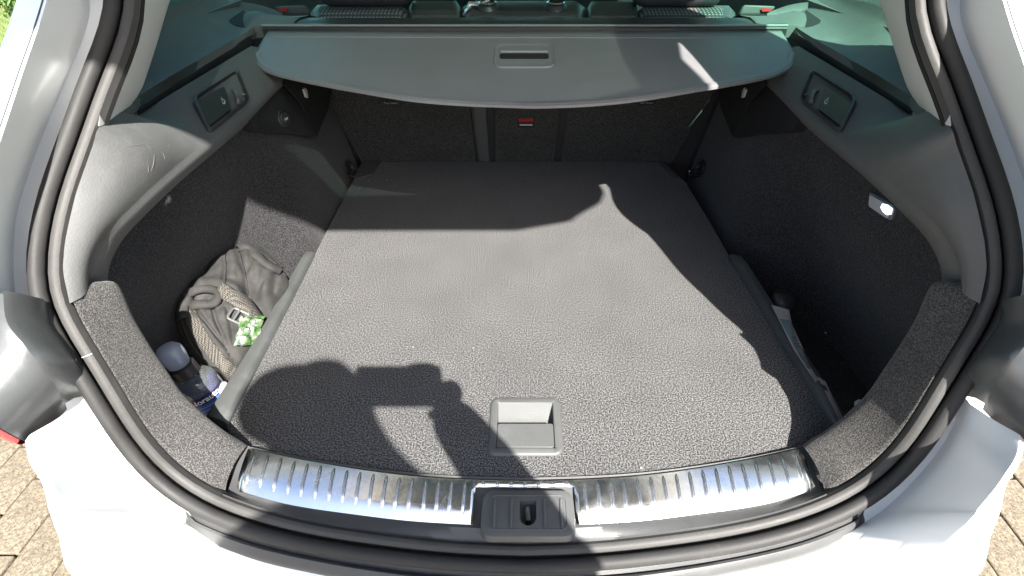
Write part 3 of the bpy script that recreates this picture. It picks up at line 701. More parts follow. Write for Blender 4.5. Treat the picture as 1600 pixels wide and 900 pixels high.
# ------------------------------------------------------------------ sill: plastic surround, steel plate, latch cover
topE = [pt(u, v, z=z) for u, v, z in ((388, 700, .010), (480, 720, .006), (600, 739, .004), (700, 748, .003), (820, 752, .003))]
botE = [pt(u, v, z=z) for u, v, z in ((367, 766, .000), (450, 788, -.006), (560, 804, -.009), (660, 815, -.010), (820, 823, -.010))]
def fullc(P, n):
    h = cat(P, n); return h[:-1] + [mir(p) for p in reversed(h)]
tE = fullc(topE, 50); bE = fullc(botE, 50)
def plate(j, r):       # j index 0..98, r 0..1
    a, b = tE[j], bE[j]; p = a.lerp(b, r); return p + Vector((0, 0, .0035 * math.sin(math.pi * min(1, r * .9 + .1)) + .001))
surf = []
iS = [off(i, .0345, -.004) for i in range(rim_at(330, 812), 90)]
iS = fullc(iS, 50)
for j in range(99):
    a, b = tE[j], bE[j]; ex = Vector(((j - 49) / 49 * .010, 0, 0)) if True else 0
    d = (a - b).normalized()
    surf.append([a + d * .006 + ex + Vector((0, 0, -.05)), a + d * .0055 + ex + Vector((0, 0, -.001)), a + d * .0045 + ex, a + ex * .9 - Vector((0, 0, .001)), a.lerp(b, .5) + ex - Vector((0, 0, .0025)), b + ex - Vector((0, 0, .002)), (b - d * .004 + ex), iS[j].lerp(b, .25) + ex, iS[j] + ex * .4, iS[j] + Vector((0, -.006, -.02))])
sill = mk('sill_trim', *grid(surf), M['bumptrim'], car, auto=50)
rows = []
RR = [0, .03, .2, .4, .6, .74, .84, .93, .98, 1.0]
for j in range(99):
    r_ = [plate(j, q) + Vector((0, 0, 0)) for q in RR]
    for k, q in enumerate(RR):
        if q > .74: r_[k] = r_[k] + Vector((0, 0, -.018 * (q - .74) ** 1.3))
    if j in (0, 98): r_ = [p.lerp(sum(r_, Vector()) / len(r_), .04) - Vector((0, 0, .002)) for p in r_]
    rows.append(r_)
# leave the cut-out for the latch cover (|x| < .066 for lower part)
v, f = grid(rows); n = len(RR); keep = []
for q in f:
    c = sum((v[i] for i in q), Vector()) / 4; rr = (q[0] % n)
    if abs(c.x) < .063 and rr >= 2: continue
    keep.append(q)
pln = mk('sill_plate', v, keep, M['steel'], sill, auto=60, thick=.0012, off=-1)
pln['label'] = 'polished steel sill guard with pressed ribs'
# ribs
def rib(j, r0, r1, w_=.0050, h_=.0024):
    jj = int(j); t = j - jj
    P = [plate(jj, r0 + (r1 - r0) * k / 7).lerp(plate(min(98, jj + 1), r0 + (r1 - r0) * k / 7), t) for k in range(8)]
    for k in range(8):
        q = r0 + (r1 - r0) * k / 7
        if q > .74: P[k] = P[k] + Vector((0, 0, -.018 * (q - .74) ** 1.3))
    rows = []
    ax = (tE[min(98, jj + 1)] - tE[max(0, jj - 1)]).normalized()
    for k, p in enumerate(P):
        ws = w_ * (.45 if k in (0, 7) else 1)
        rows.append([p + ax * (ws * c / 2) + Vector((0, 0, h_ * e * (.3 if k in (0, 7) else 1) + .0002)) for c, e in ((-1, 0), (-.62, .8), (-.2, 1), (.2, 1), (.62, .8), (1, 0))])
    return grid(rows)
ribs = []
arc = [0]
for j in range(98): arc.append(arc[-1] + (tE[j + 1] - tE[j]).length)
def j_at_px(u):
    for j in range(98):
        ua = pix(tE[j])[0]; ub = pix(tE[j + 1])[0]
        if ua <= u <= ub: return j + (u - ua) / (ub - ua)
    return None
us = [402 + 20.4 * k for k in range(17)]
for u in us:
    j = j_at_px(u)
    ribs.append(rib(j, .09, .82)); ribs.append(rib(98 - j, .09, .82))
for k in range(-3, 4):
    j = j_at_px(820 + k * 21.3); ribs.append(rib(j, .05, .18))
for r_ in ribs: mk('rib', *r_, M['steel'], pln, auto=80)
# latch cover
LC = pt(825, 803, z=.004); LW, LH = .119, .061
def LPt(x, y, z): return LC + Vector((x, y, z - .10 * (-y)))
lc_out = rrect(LW, LH, .014); hl = [(x, y) for x, y in ([(-.0105, .015), (-.0105, -.006)] + [(-.0105 * math.cos(R(a)), -.006 - .0105 * math.sin(R(a))) for a in range(20, 161, 20)] + [(.0105, -.006), (.0105, .015)])]
bm = bmesh.new()
a = [bm.verts.new(LPt(x, y, .004)) for x, y in rrect(LW - .012, LH - .012, .010)]; b = [bm.verts.new(LPt(x, y, .004)) for x, y in hl]
E = [bm.edges.new((a[i], a[(i + 1) % len(a)])) for i in range(len(a))] + [bm.edges.new((b[i], b[(i + 1) % len(b)])) for i in range(len(b))]
bmesh.ops.triangle_fill(bm, use_beauty=True, edges=E)
c = [bm.verts.new(LPt(x, y, .0025)) for x, y in rrect(LW - .003, LH - .003, .013)]; d = [bm.verts.new(LPt(x, y, -.008)) for x, y in lc_out]
for A_, B_ in ((a, c), (c, d)):
    for i in range(len(A_)): bm.faces.new((A_[i], A_[(i + 1) % len(A_)], B_[(i + 1) % len(A_)], B_[i]))
e = [bm.verts.new(LPt(x, y, -.03)) for x, y in hl]
for i in range(len(b)): bm.faces.new((b[i], b[(i + 1) % len(b)], e[(i + 1) % len(b)], e[i]))
bmesh.ops.recalc_face_normals(bm, faces=bm.faces)
me = bpy.data.meshes.new('latch_cover'); bm.to_mesh(me); bm.free()
lat = link('latch_cover', me, M['handle'], car, auto=25)
mk('latch_pit', [LPt(x * 1.3, y * 1.3, -.029) for x, y in hl], [tuple(range(len(hl)))], M['dark'], lat)
for x in (-.042, -.021, .021, .042):
    mk('rib', *tube([LPt(x, .016, .0042), LPt(x, .01, .0046), LPt(x, -.014, .0046), LPt(x, -.02, .0042)], .0022, 8), M['trim'], lat)
mk('border_rib', *tube([LPt(x, y, .0042) for x, y in rrect(LW - .022, LH - .018, .008, 4)], .0009, 6, True), M['trim'], lat)
mk('striker', *tube([LPt(0, -.006, -.028), LPt(0, -.003, -.006), LPt(0, .008, -.004), LPt(0, .011, -.028)], .0035, 10), newmat('striker steel', (.12, .12, .12), .35, .8), lat)
# ------------------------------------------------------------------ rear seat backs
seat = empty('rear_seat', (0, 1.45, -.3), 'dark rear seat bench with carpeted backs behind the boot floor', 'seat')
S0 = Vector((0, 1.462, -.02)); S1 = Vector((0, 1.27, .40)); sdir = (S1 - S0).normalized(); sn = Vector((0, -sdir.z, sdir.y))
def spx(u, v): return pl(u, v, S0, sn)
def seatp(name, px_, m, d=.05, parent=seat, lift=0, bevel=.004):
    o = mk(name, *prism([spx(*p) + sn * lift for p in px_], -sn * d), m, parent, bevel=bevel, auto=30); return o
def ext(u0, v0, u1, v1, v):   # extend a line in the picture
    t = (v - v0) / (v1 - v0); return (u0 + (u1 - u0) * t, v)
vt = 95
seatp('seat_back', [ext(505, 150, 566, 256, vt), ext(733, 168, 745, 256, vt), (745, 256), (566, 256)], M['seatfab'])
seatp('seat_back', [ext(773, 168, 774, 256, vt), ext(876, 168, 864, 256, vt), (864, 256), (774, 256)], M['seatfab'])
seatp('seat_back', [ext(887, 168, 877, 256, vt), ext(1112, 150, 1050, 256, vt), (1050, 256), (877, 256)], M['seatfab'])
seatp('seat_hinge_trim', [ext(736, 168, 748, 256, vt), ext(759, 168, 765, 256, vt), (765, 256), (748, 256)], M['trim'], .03, lift=-.002, bevel=.001)
seatp('seat_gap_shade', [(430, 90), (1210, 90), (1080, 262), (545, 262)], M['dark'], .01, lift=-.03)  # black backing sheet paints the shade between the seat backs
mk('trim_ridge', *tube([spx(737, 160) + sn * .002, spx(748, 254) + sn * .002], .0028, 6), M['rail'], seat)
lt = seatp('seat_release', [(809, 182), (835, 182), (834.5, 198), (810, 198)], M['black'], .02, lift=.004, bevel=.002)
mk('release_tab', *prism([spx(u, v) + sn * .0045 for u, v in ((810, 183), (834, 183), (833, 188), (811, 188))], sn * .003), M['redcl'], lt, bevel=.001)
mk('release_bar', *prism([spx(u, v) + sn * .0045 for u, v in ((812, 192), (832, 192), (832, 194), (812, 194))], sn * .001), M['text'], lt)
for u in (611, 1010):
    x = seatp('tether_label', [(u - 13, 154), (u + 13, 154), (u + 13, 163), (u - 13, 163)], M['black'], .002, lift=.003, bevel=0)
    textobj('print', 'Top Tether', .0075, frame4(spx(u, 159) + sn * .0045, (1, 0, 0), sn), M['text'], x)
# seat tops and headrests
mesh_m = newmat('seat mesh fabric', (.05, .05, .05), .8); v_ = tex(mesh_m, 'Brick', 1.0)
v_.offset = 0; v_.inputs['Brick Width'].default_value = .0085; v_.inputs['Row Height'].default_value = .0085; v_.inputs['Mortar Size'].default_value = .0022
v_.inputs['Color1'].default_value = (.16, .15, .155, 1); v_.inputs['Color2'].default_value = (.12, .12, .125, 1); v_.inputs['Mortar'].default_value = (.012, .012, .014, 1)
setc(mesh_m, v_.outputs[0]); bump(mesh_m, v_.outputs['Fac'], -.6, .0015)
def cushion(name, u0, u1, v0, v1, y0, y1, m, parent, h=.02, drop=.06):
    A = pt(u0, v1, y=y0); Bq = pt(u1, v1, y=y0); C = pt(u1, v0, y=y1); D = pt(u0, v0, y=y1); rows = []
    for i in range(9):
        t = i / 8; a = A.lerp(D, t); b = Bq.lerp(C, t); r = []
        for j in range(13):
            q = j / 12; e = min(1, min(q, 1 - q) * 10) ; e2 = math.sqrt(max(0, 1 - (1 - e) ** 2))
            r.append(a.lerp(b, q) + Vector((0, 0, h * math.sin(math.pi * (.12 + .6 * t)) - .015 * (1 - e2))))
        r = [r[0] + Vector((0, 0, -drop))] + r + [r[-1] + Vector((0, 0, -drop))]; rows.append(r)
    rows = [[p + Vector((0, -.003, -drop)) for p in rows[0]]] + rows + [[p + Vector((0, .01, -drop)) for p in rows[-1]]]
    return mk(name, *grid(rows), m, parent, auto=60)
cushion('seat_top', 484, 638, 12, 27, 1.33, 1.42, M['leather'], seat, .008)
cushion('seat_top', 1000, 1150, 13, 28, 1.33, 1.42, M['leather'], seat, .008)
cushion('mesh_panel', 490, 637, 14, 26, 1.325, 1.40, mesh_m, seat, .010, .01)
cushion('mesh_panel', 994, 1138, 15, 27, 1.325, 1.40, mesh_m, seat, .010, .01)
cushion('seat_top', 639, 720, 8, 27, 1.33, 1.44, M['leather'], seat, .012)
cushion('seat_top', 722, 915, 8, 28, 1.33, 1.44, M['leather'], seat, .012)
cushion('seat_top', 917, 999, 9, 28, 1.33, 1.44, M['leather'], seat, .012)
def headrest(u0, u1, v1):
    A = pt(u0, v1, y=1.36); Bq = pt(u1, v1, y=1.36); c = (A + Bq) / 2 + Vector((0, .05, .085)); wd = (Bq.x - A.x)
    o = box('headrest', c, (wd, .11, .17), M['leather'], seat, bevel=.03, seg=5, auto=60)
    mk('headrest_post', *tube([c + Vector((-wd * .25, 0, -.08)), c + Vector((-wd * .25, 0, -.18))], .006, 8), M['steel'], o)
    mk('headrest_post', *tube([c + Vector((wd * .25, 0, -.08)), c + Vector((wd * .25, 0, -.18))], .006, 8), M['steel'], o)
headrest(496, 641, 13); headrest(988, 1130, 14)
# seat shells, front seats, floor, far end: dark cabin
mk('backrest', *boxvf((0, 1.46, .13), (1.04, .10, .55), (R(24), 0, 0)), M['leather'], seat, bevel=.03, seg=3)
mk('bench', *boxvf((0, 1.78, -.12), (1.2, .5, .18), (R(6), 0, 0)), M['leather'], seat, bevel=.04, seg=3)
for sx in (-1, 1):
    fs = empty('front_seat', (sx * .36, 2.5, -.3), 'dark front seat of the car, ' + ('left' if sx < 0 else 'right') + ' of the centre console', 'seat', 'front seats')
    box('backrest', (sx * .36, 2.52, .20), (.46, .12, .62), M['leather'], fs, rot=(R(18), 0, 0), bevel=.05, seg=4)
    box('cushion', (sx * .36, 2.78, -.14), (.5, .5, .16), M['leather'], fs, bevel=.05, seg=4)
    box('headrest', (sx * .36, 2.42, .60), (.26, .1, .18), M['leather'], fs, rot=(R(12), 0, 0), bevel=.04, seg=4)
# shell: roof, doors below windows, windows, dash
roofr = []
for y, z, hw in ((1.0, .885, .50), (1.06, .905, .54), (1.5, .93, .58), (2.2, .94, .60), (2.7, .90, .58), (3.0, .80, .56)):
    roofr.append([Vector((hw * t, y, z - .10 * abs(t) ** 3.5)) for t in [-1 + k / 8 for k in range(17)]])
rf = mk('roof', *grid(roofr), M['white'], car, thick=.03, off=0)
hlm = newmat('headlining', (.45, .45, .44), .9)
mk('headlining', *grid([[p + Vector((0, .02, -.03)) for p in r] for r in roofr]), hlm, car)
for s in (-1, 1):
    # door cards and window glass
    W0 = [Vector((s * x, y, z)) for x, y, z in ((.66, .88, .44), (.69, 1.15, .43), (.72, 1.6, .42), (.74, 2.4, .40), (.74, 3.2, .36))]
    W1 = [Vector((s * x, y, z)) for x, y, z in ((.54, .98, .77), (.565, 1.2, .80), (.585, 1.6, .83), (.60, 2.4, .84), (.58, 2.85, .80))]
    mk('side_window', *grid([cat(W0, 10), cat(W1, 10)]), M['glass'], car)
    D0 = [p + Vector((-s * .03, 0, 0)) for p in W0[1:]]; D1 = [Vector((p.x - s * .05, p.y, -.4)) for p in D0]
    mk('door_card', *grid([cat(W0, 10), cat([W0[0]] + D0, 10), cat([Vector((s * .6, .9, -.4))] + D1, 10)]), M['trim'], car)
    P = [Vector((s * .69, 1.62, .42)), Vector((s * .66, 1.65, .6)), Vector((s * .58, 1.7, .84))]
    mk('door_pillar', *tube(cat(P, 8), .035, 6), M['pillar'], car)
mk('dashboard', *boxvf((0, 3.1, .22), (1.4, .35, .45)), M['black'], car, bevel=.05, seg=3)
ws = [Vector((-.56, 3.0, .80)), Vector((.56, 3.0, .80)), Vector((.70, 3.55, .42)), Vector((-.70, 3.55, .42))]
mk('windscreen', ws, [(0, 1, 2, 3)], M['glass'], car)
mk('bonnet', *grid([[Vector((x, 3.5, .42 - .05 * abs(x))) for x in (-.8, -.4, 0, .4, .8)], [Vector((x, 4.3, .25 - .1 * abs(x))) for x in (-.76, -.4, 0, .4, .76)], [Vector((x, 4.5, -.3)) for x in (-.7, -.4, 0, .4, .7)]]), M['white'], car)
mk('cabin_floor', *boxvf((0, 2.4, -.36), (1.5, 2.2, .04)), M['dark'], car)
tyre = newmat('tyre rubber', (.02, .02, .02), .8)
for sx in (-1, 1):
    for y in (1.15, 3.75):
        wfm = frame4((sx * .72, y, -.35), (0, 1, 0), (sx, 0, 0))
        t_ = mk('wheel', *lathe([(.2, .08), (.25, .10), (.30, .09), (.31, .03), (.31, -.05), (.29, -.1), (.2, -.1)], wfm, 28), tyre, car)
        mk('rim', *lathe([(.01, .07), (.12, .07), (.19, .085), (.2, .06)], wfm, 20), M['chrome'], t_)
# ------------------------------------------------------------------ cargo cover
cc = empty('cargo_cover', (0, 1.2, .38), 'dark grey roller cargo cover with a curved edge and slot handle', 'cargo cover')
edge_px = [(397, 84), (400, 97), (412, 108), (440, 118), (500, 131), (560, 142), (640, 155), (720, 162), (800, 165)]
edgeR = [(1243, 84), (1240, 98), (1228, 109), (1200, 120), (1140, 132), (1080, 142), (1000, 155), (920, 163), (840, 166)]
def cz(y): return .402 - .27 * max(0, 1.20 - y)             # drooping flap
def cpt(u, v):
    lo, hi = .5, 1.6
    for _ in range(40):
        m_ = (lo + hi) / 2; p = pt(u, v, y=m_)
        if p.z > cz(m_): lo = m_
        else: hi = m_
    return pt(u, v, y=lo)
E = [cpt(*p) for p in edge_px] + [cpt(*p) for p in reversed(edgeR)]
bl = cpt(400, 48); br = cpt(1244, 50)
EC = cat(E, 61)
BC = [bl.lerp(br, k / 60) for k in range(61)]
BC = [Vector((max(-abs(EC[0].x), min(abs(EC[-1].x), e.x)), bl.y, bl.z)) for e in EC]
for k in range(6): pass
hc0 = (770, 70); 
NB = 14
rows = []
for j in range(NB + 1):
    t = j / NB; rows.append([Vector((b.lerp(e, t).x, b.lerp(e, t).y, cz(b.lerp(e, t).y) + .0015 * noise.noise(b.lerp(e, t) * 6))) for b, e in zip(BC, EC)])
flap = mk('flap', *grid(rows), M['cover'], cc, auto=60, thick=.004, off=-1)
# rolled hem along the curved edge, with stitch lines
hem = []
for k, p in enumerate(EC):
    t = (EC[min(60, k + 1)] - EC[max(0, k - 1)]).normalized(); i_ = Vector((-t.y, t.x, 0)); i_ = i_ if i_.y > 0 else -i_
    sl = Vector((0, 0, .27))
    f_ = lambda d, h: Vector((p.x + i_.x * d, p.y + i_.y * d, cz(p.y + i_.y * d) + h))
    hem.append([f_(.013, -.001), f_(.0125, .0018), f_(.008, .0024), f_(.0035, .0024), f_(.003, .0008), f_(.0022, .0024), f_(-.001, .001), f_(-.0018, -.003), f_(.002, -.006)])
mk('hem', *grid(hem), M['cover'], flap, auto=40)
# second fold line near the cassette
ln = [cpt(u, 58.5 + .002 * (u - 430)) + Vector((0, 0, .0005)) for u in (430, 640, 820, 1000, 1205)]
mk('seam', *tube(ln, .0012, 6), M['coveredge'], flap)
# handle moulding
cn = Vector((0, -.26, 1)).normalized(); hcz = cpt(819, 88); cdir = Vector((0, 1, .27)).normalized()
def CH(x, y, z): return hcz + Vector((x, 0, 0)) + cdir * y + cn * z
hw_, hh_ = abs(cpt(867, 90).x - cpt(771, 90).x), (cpt(819, 70) - cpt(819, 107)).length
rows = [[CH(x * (1 if y < 0 else .97), y, z) for x, y in rrect(hw_ - 2 * ins, hh_ - 2 * ins, .018 - ins * .6)] for ins, z in ((0, .0005), (.0015, .0035), (.004, .0028), (.007, .002))]
ch = mk('handle', *grid(rows, True), M['cover'], cc, auto=60)
mk('handle_plate', *prism([CH(x, y, .0012) for x, y in rrect(hw_ - .013, hh_ - .013, .012)], cn * .001), M['cover'], ch)
mk('slot', *prism([CH(x, y - .004, .0024) for x, y in rrect(hw_ * .80, .020, .006)], cn * .0006), M['dark'], ch)  # slot shade painted as a thin black plate on the handle
mk('slot_lip', *tube([CH(-hw_ * .385, .0105, .0035), CH(hw_ * .385, .0105, .0035)], .0028, 8), M['coveredge'], ch)
textobj('moulded_print', 'VEZZO', .006, frame4(CH(.0, -.0215, .0024), (1, 0, 0), cn), M['coveredge'], ch)
# cassette
Cp = [(1.205, -.03), (1.205, .004), (1.210, .010), (1.222, .0105), (1.225, .006), (1.25, .010), (1.275, .012), (1.30, .008), (1.32, -.02)]
xs = [-.545, -.54, -.3, 0, .3, .54, .545]
y_, z_ = bl.y, bl.z
mk('cassette', *grid([[Vector((x, y_ + (yy - 1.205), z_ + zz)) for yy, zz in Cp] for x in xs]), M['black'], cc, auto=35)
mk('cassette_edge', *tube([Vector((x, y_ + .002, z_ + .0095)) for x in xs], .0022, 6), M['coveredge'], cc)
def cend(s, T):
    A = [pt(u, v, y=y) for u, v, y in ((381, 36, 1.24), (383, 24, 1.28), (400, 20, 1.31), (425, 26, 1.31), (455, 28, 1.30), (495, 29, 1.30))]
    Bq = [pt(u, v, y=y) for u, v, y in ((384, 48, 1.20), (388, 46, 1.205), (400, 43, 1.205), (425, 42, 1.205), (456, 41.5, 1.205), (462, 36, 1.24))]
    A = cat(A, 12); Bq = cat(Bq, 12)
    rows = [[T(b + Vector((0, 0, -.02))), T(b + Vector((0, 0, .004))), T(a.lerp(b, .6) + Vector((0, 0, .009))), T(a.lerp(b, .3) + Vector((0, 0, .009))), T(a + Vector((0, 0, .004))), T(a + Vector((0, .01, -.02)))] for a, b in zip(A, Bq)]
    mk('cassette_end', *grid(rows), M['trim'], cc, auto=60)
    # recess shade as a flat black plate beside the bracket, and curved moulding behind it (car trim)
    N = [T(pt(u, v, y=y)) for u, v, y in ((354, 38, 1.235), (362, 32, 1.26), (382, 18, 1.33), (384, 30, 1.27), (386, 47, 1.2))]
    mk('bracket_recess_shade', *prism([p + Vector((0, 0, .004)) for p in N], (0, 0, -.004)), M['dark'], trims[s])
    Mo = [pt(u, v, y=y) for u, v, y in ((330, 2, 1.42), (370, 4, 1.44), (400, 8, 1.45), (425, 16, 1.44), (448, 28, 1.38))]
    Mi = [pt(u, v, y=y) for u, v, y in ((350, 22, 1.36), (382, 20, 1.38), (405, 22, 1.38), (422, 26, 1.37), (440, 32, 1.34))]
    rows = [[T(b + Vector((0, -.01, -.04))), T(b), T(a.lerp(b, .5) + Vector((0, 0, .012))), T(a), T(a + Vector((0, .02, -.05)))] for a, b in zip(cat(Mo, 12), cat(Mi, 12))]
    mk('arm_moulding', *grid(rows), M['trim'], trims[s], auto=60)
    # seat belt guide on the side: teal-lit plastic with slot
    gd = [T(pt(u, v, y=1.45)) for u, v in ((425, 8), (478, 6), (486, 24), (440, 24))]
    g = mk('belt_guide', *prism(gd, (0, .03, -.02)), M['trim'], trims[s], bevel=.006)
    mk('guide_slot', *prism([T(pt(u, v, y=1.445)) for u, v in ((433, 14), (450, 12), (449, 18), (436, 18))], (0, .001, -.001)), M['redcl'], trims[s])
both(cend)
# ------------------------------------------------------------------ tailgate, raised
tg = empty('tailgate', (0, 1.0, .86)); del_ = None
tg.parent = None
half = [(0, 1.0, .90), (.30, .995, .90), (.42, .97, .905), (.50, .88, .935), (.56, .66, 1.02), (.59, .42, 1.088), (.645, .28, 1.125), (.665, .19, 1.152), (.655, .12, 1.17), (.60, .02, 1.20), (.50, -.085, 1.265), (.30, -.11, 1.275), (0, -.12, 1.28)]
H = [Vector(p) for p in half]
outl = H + [mir(p) for p in reversed(H[1:-1])]
inr = [Vector(p) for p in ((0, .88, .945), (.30, .875, .948), (.42, .82, .965), (.44, .62, 1.03), (.49, .38, 1.098), (.54, .22, 1.142), (.46, .16, 1.16), (.3, .13, 1.17), (0, .12, 1.172))]
inl = inr + [mir(p) for p in reversed(inr[1:-1])]
tgn = Vector((0, .34, .94)).normalized()
tg2 = car
bm = bmesh.new(); a = [bm.verts.new(p) for p in outl]; b = [bm.verts.new(p) for p in inl]
EE = [bm.edges.new((a[i], a[(i + 1) % len(a)])) for i in range(len(a))] + [bm.edges.new((b[i], b[(i + 1) % len(b)])) for i in range(len(b))]
bmesh.ops.triangle_fill(bm, use_beauty=True, edges=EE)
g = bmesh.ops.extrude_face_region(bm, geom=bm.faces[:]); bmesh.ops.translate(bm, verts=[x for x in g['geom'] if isinstance(x, bmesh.types.BMVert)], vec=tgn * .03)
bmesh.ops.recalc_face_normals(bm, faces=bm.faces)
me = bpy.data.meshes.new('tailgate'); bm.to_mesh(me); bm.free()
bpy.data.objects.remove(tg)
tgo = link('tailgate', me, M['white'], car, smooth=False)
mk('rear_window', [p + tgn * .015 for p in inl], [tuple(range(len(inl)))], M['glassd'], tgo, smooth=False)
low = [p for p in H if p.y < .30] ; liner = [Vector((0, .11, 1.158)), Vector((.46, .13, 1.15)), Vector((.60, .14, 1.14)), Vector((.57, .04, 1.17)), Vector((.46, -.05, 1.22)), Vector((0, -.07, 1.24))]
liner = liner + [mir(p) for p in reversed(liner[1:-1])]
mk('tailgate_liner', *prism([p - tgn * .012 for p in liner], tgn * .01), M['black'], tgo, smooth=False)
for s in (-1, 1):
    mk('gas_strut', *tube([Vector((s * .475, .86, .70)), Vector((s * .475, .60, 1.015))], .009, 8), M['black'], car)

# ================================================================== THINGS IN THE BOOT
# ---- backpack in the left pocket
bag = empty('backpack', (-.55, .72, -.13), 'worn black canvas backpack with webbing straps lying in the left side pocket', 'backpack')
canvas = newmat('faded black canvas', (.10, .095, .085), .85)
a_ = tex(canvas, 'Noise', 18, 6, .65); b_ = tex(canvas, 'Noise', 700, 2)
setc(canvas, mul(canvas, ramp(canvas, a_.outputs[0], [(.32, (.014, .0138, .013)), (.5, (.027, .0262, .0245)), (.72, (.052, .0495, .045))]).outputs[0], ramp(canvas, b_.outputs[0], [(.35, .7), (.65, 1.0)]).outputs[0]))
bump(canvas, b_.outputs[0], .8, .0006)
BP = Vector((-.545, .73, .015)); BNm = Vector((.30, -.28, .91)).normalized()
bo = [(270, 490), (272, 466), (290, 447), (316, 430), (328, 408), (350, 392), (376, 387), (400, 382), (424, 398), (440, 416), (452, 438), (450, 458), (432, 492), (408, 536), (382, 582), (352, 612), (338, 604), (318, 578), (298, 552), (281, 524)]
oc = cat([pl(u, v, BP, BNm) for u, v in bo] + [pl(*bo[0], BP, BNm)], 121)[:-1]
cc_ = pl(352, 492, BP, BNm)
folds = [([(353, 396), (355, 420), (352, 447)], -.007, 3.2), ([(374, 396), (378, 412), (386, 440), (388, 464)], -.010, 4.5), ([(392, 388), (394, 410), (387, 430)], -.006, 4), ([(430, 404), (432, 430), (428, 462)], -.006, 5), ([(412, 402), (418, 430), (406, 458)], -.005, 5),
         ([(300, 482), (335, 525), (371, 567)], -.009, 3), ([(332, 480), (340, 510), (364, 562)], -.008, 3), ([(392, 462), (400, 478), (412, 496)], -.028, 11), ([(358, 492), (362, 510), (368, 545)], -.006, 4),
         ([(318, 452), (345, 452), (372, 462)], .010, 9), ([(300, 448), (320, 440), (350, 425)], .004, 8), ([(300, 470), (302, 478)], -.012, 6), ([(365, 400), (366, 440)], .006, 7), ([(402, 396), (404, 440)], .006, 7), ([(420, 430), (415, 460)], .005, 7), ([(318, 500), (345, 560)], .004, 8), ([(355, 470), (365, 484), (352, 500)], .006, 6),
         ([(288, 500), (300, 530), (330, 575)], .005, 7)]
def segd(p, a, b):
    ax, ay = a; bx, by = b; dx, dy = bx - ax, by - ay; t = max(0, min(1, ((p[0] - ax) * dx + (p[1] - ay) * dy) / (dx * dx + dy * dy + 1e-9)))
    return math.hypot(p[0] - ax - t * dx, p[1] - ay - t * dy)
rows = []; NRg = 56
for r in range(1, NRg + 1):
    q = r / NRg; row = []
    for p in oc:
        x = cc_.lerp(p, q); h = .052 * (1 - q ** 3.2) ** .6 - .010
        pp = pix(x + BNm * h * .5)
        e = min(1, (1 - q) * 6)
        for poly, amp, wd in folds:
            d_ = min(segd(pp, poly[i], poly[i + 1]) for i in range(len(poly) - 1)); h += e * amp * math.exp(-(d_ / wd) ** 2)
        h += e * (.0045 * noise.noise(x * 22) + .002 * noise.noise(x * 60) + .005 * abs(noise.noise(x * 13 + Vector((4, 2, 1)))))
        row.append(x + BNm * h)
    rows.append(row)
rows.append([p + (cc_ - p) * .04 - BNm * .05 for p in oc]); rows.append([p + (cc_ - p) * .2 - BNm * .11 for p in oc])
v, f = grid(rows, True); f.append(tuple(range(120)))
body = mk('bag_body', v, f, canvas, bag, auto=None)
bb = bvh(body)
def onbag(u, v, lift=.0):
    p, n = hit(bb, u, v)
    if p is None: p = pl(u, v, BP, BNm); n = BNm
    return p + n * lift, n
webm = newmat('woven webbing', (.2, .17, .13), .9)
cb = tex(webm, 'Checker', 380); 
nz = tex(webm, 'Noise', 500, 2); setc(webm, mul(webm, ramp(webm, cb.outputs['Fac'], [(0, (.018, .017, .016)), (1, (.105, .095, .080))]).outputs[0], ramp(webm, nz.outputs[0], [(.35, .6), (.65, 1.1)]).outputs[0])); bump(webm, cb.outputs['Fac'], .7, .0008)
def strap(name, px_, wpx, m, lift=.0022, n=22, parent=bag, th=.0018):
    P = cat([Vector((u, v, 0)) for u, v in px_], n); rows = []; 
    for i, p in enumerate(P):
        t = (P[min(n - 1, i + 1)] - P[max(0, i - 1)]).normalized(); s_ = Vector((-t.y, t.x, 0))
        r = []
        for q in (-.5, -.44, 0, .44, .5):
            w_ = p + s_ * wpx * q; x, nn = onbag(w_.x, w_.y, lift if abs(q) < .5 else .0004); r.append(x)
        rows.append(r)
    for it in range(3):                                    # relax so the strap bridges the folds
        rows = [rows[0]] + [[(rows[i - 1][k] + rows[i][k] * 2 + rows[i + 1][k]) / 4 for k in range(5)] for i in range(1, n - 1)] + [rows[-1]]
    return mk(name, *grid(rows), m, parent, auto=None, thick=th, off=1)
strap('mesh_strap', [(295, 482), (302, 502), (318, 530), (342, 562), (366, 584)], 21, webm)
strap('webbing_strap', [(345, 452), (362, 463), (382, 480), (400, 500)], 20, webm, lift=.006)
strap('strap_loop', [(289, 500), (290, 472), (305, 456), (325, 452), (342, 458), (340, 474), (322, 478), (305, 478)], 9, canvas, lift=.008, n=34, th=.003)
strap('flap_edge', [(372, 392), (384, 386), (394, 392), (402, 404), (420, 418), (438, 426)], 7, canvas, lift=.006, th=.003)
for k, pp in enumerate(([(277, 496), (288, 528), (306, 558), (334, 596)], [(283, 492), (292, 520), (310, 550), (344, 590)])):
    mk('piping', *tube([onbag(p.x, p.y, .0015)[0] for p in cat([Vector((u, v, 0)) for u, v in pp], 24)], .0016, 6), canvas if k else M['black'], bag)
for pp in ([(352, 398), (354, 420), (352, 446)], [(376, 396), (386, 440), (388, 462)], [(394, 390), (410, 398), (430, 412), (446, 432)]):
    mk('seam', *tube([onbag(p.x, p.y, .0008)[0] for p in cat([Vector((u, v, 0)) for u, v in pp], 18)], .0011, 5), M['black'], bag)
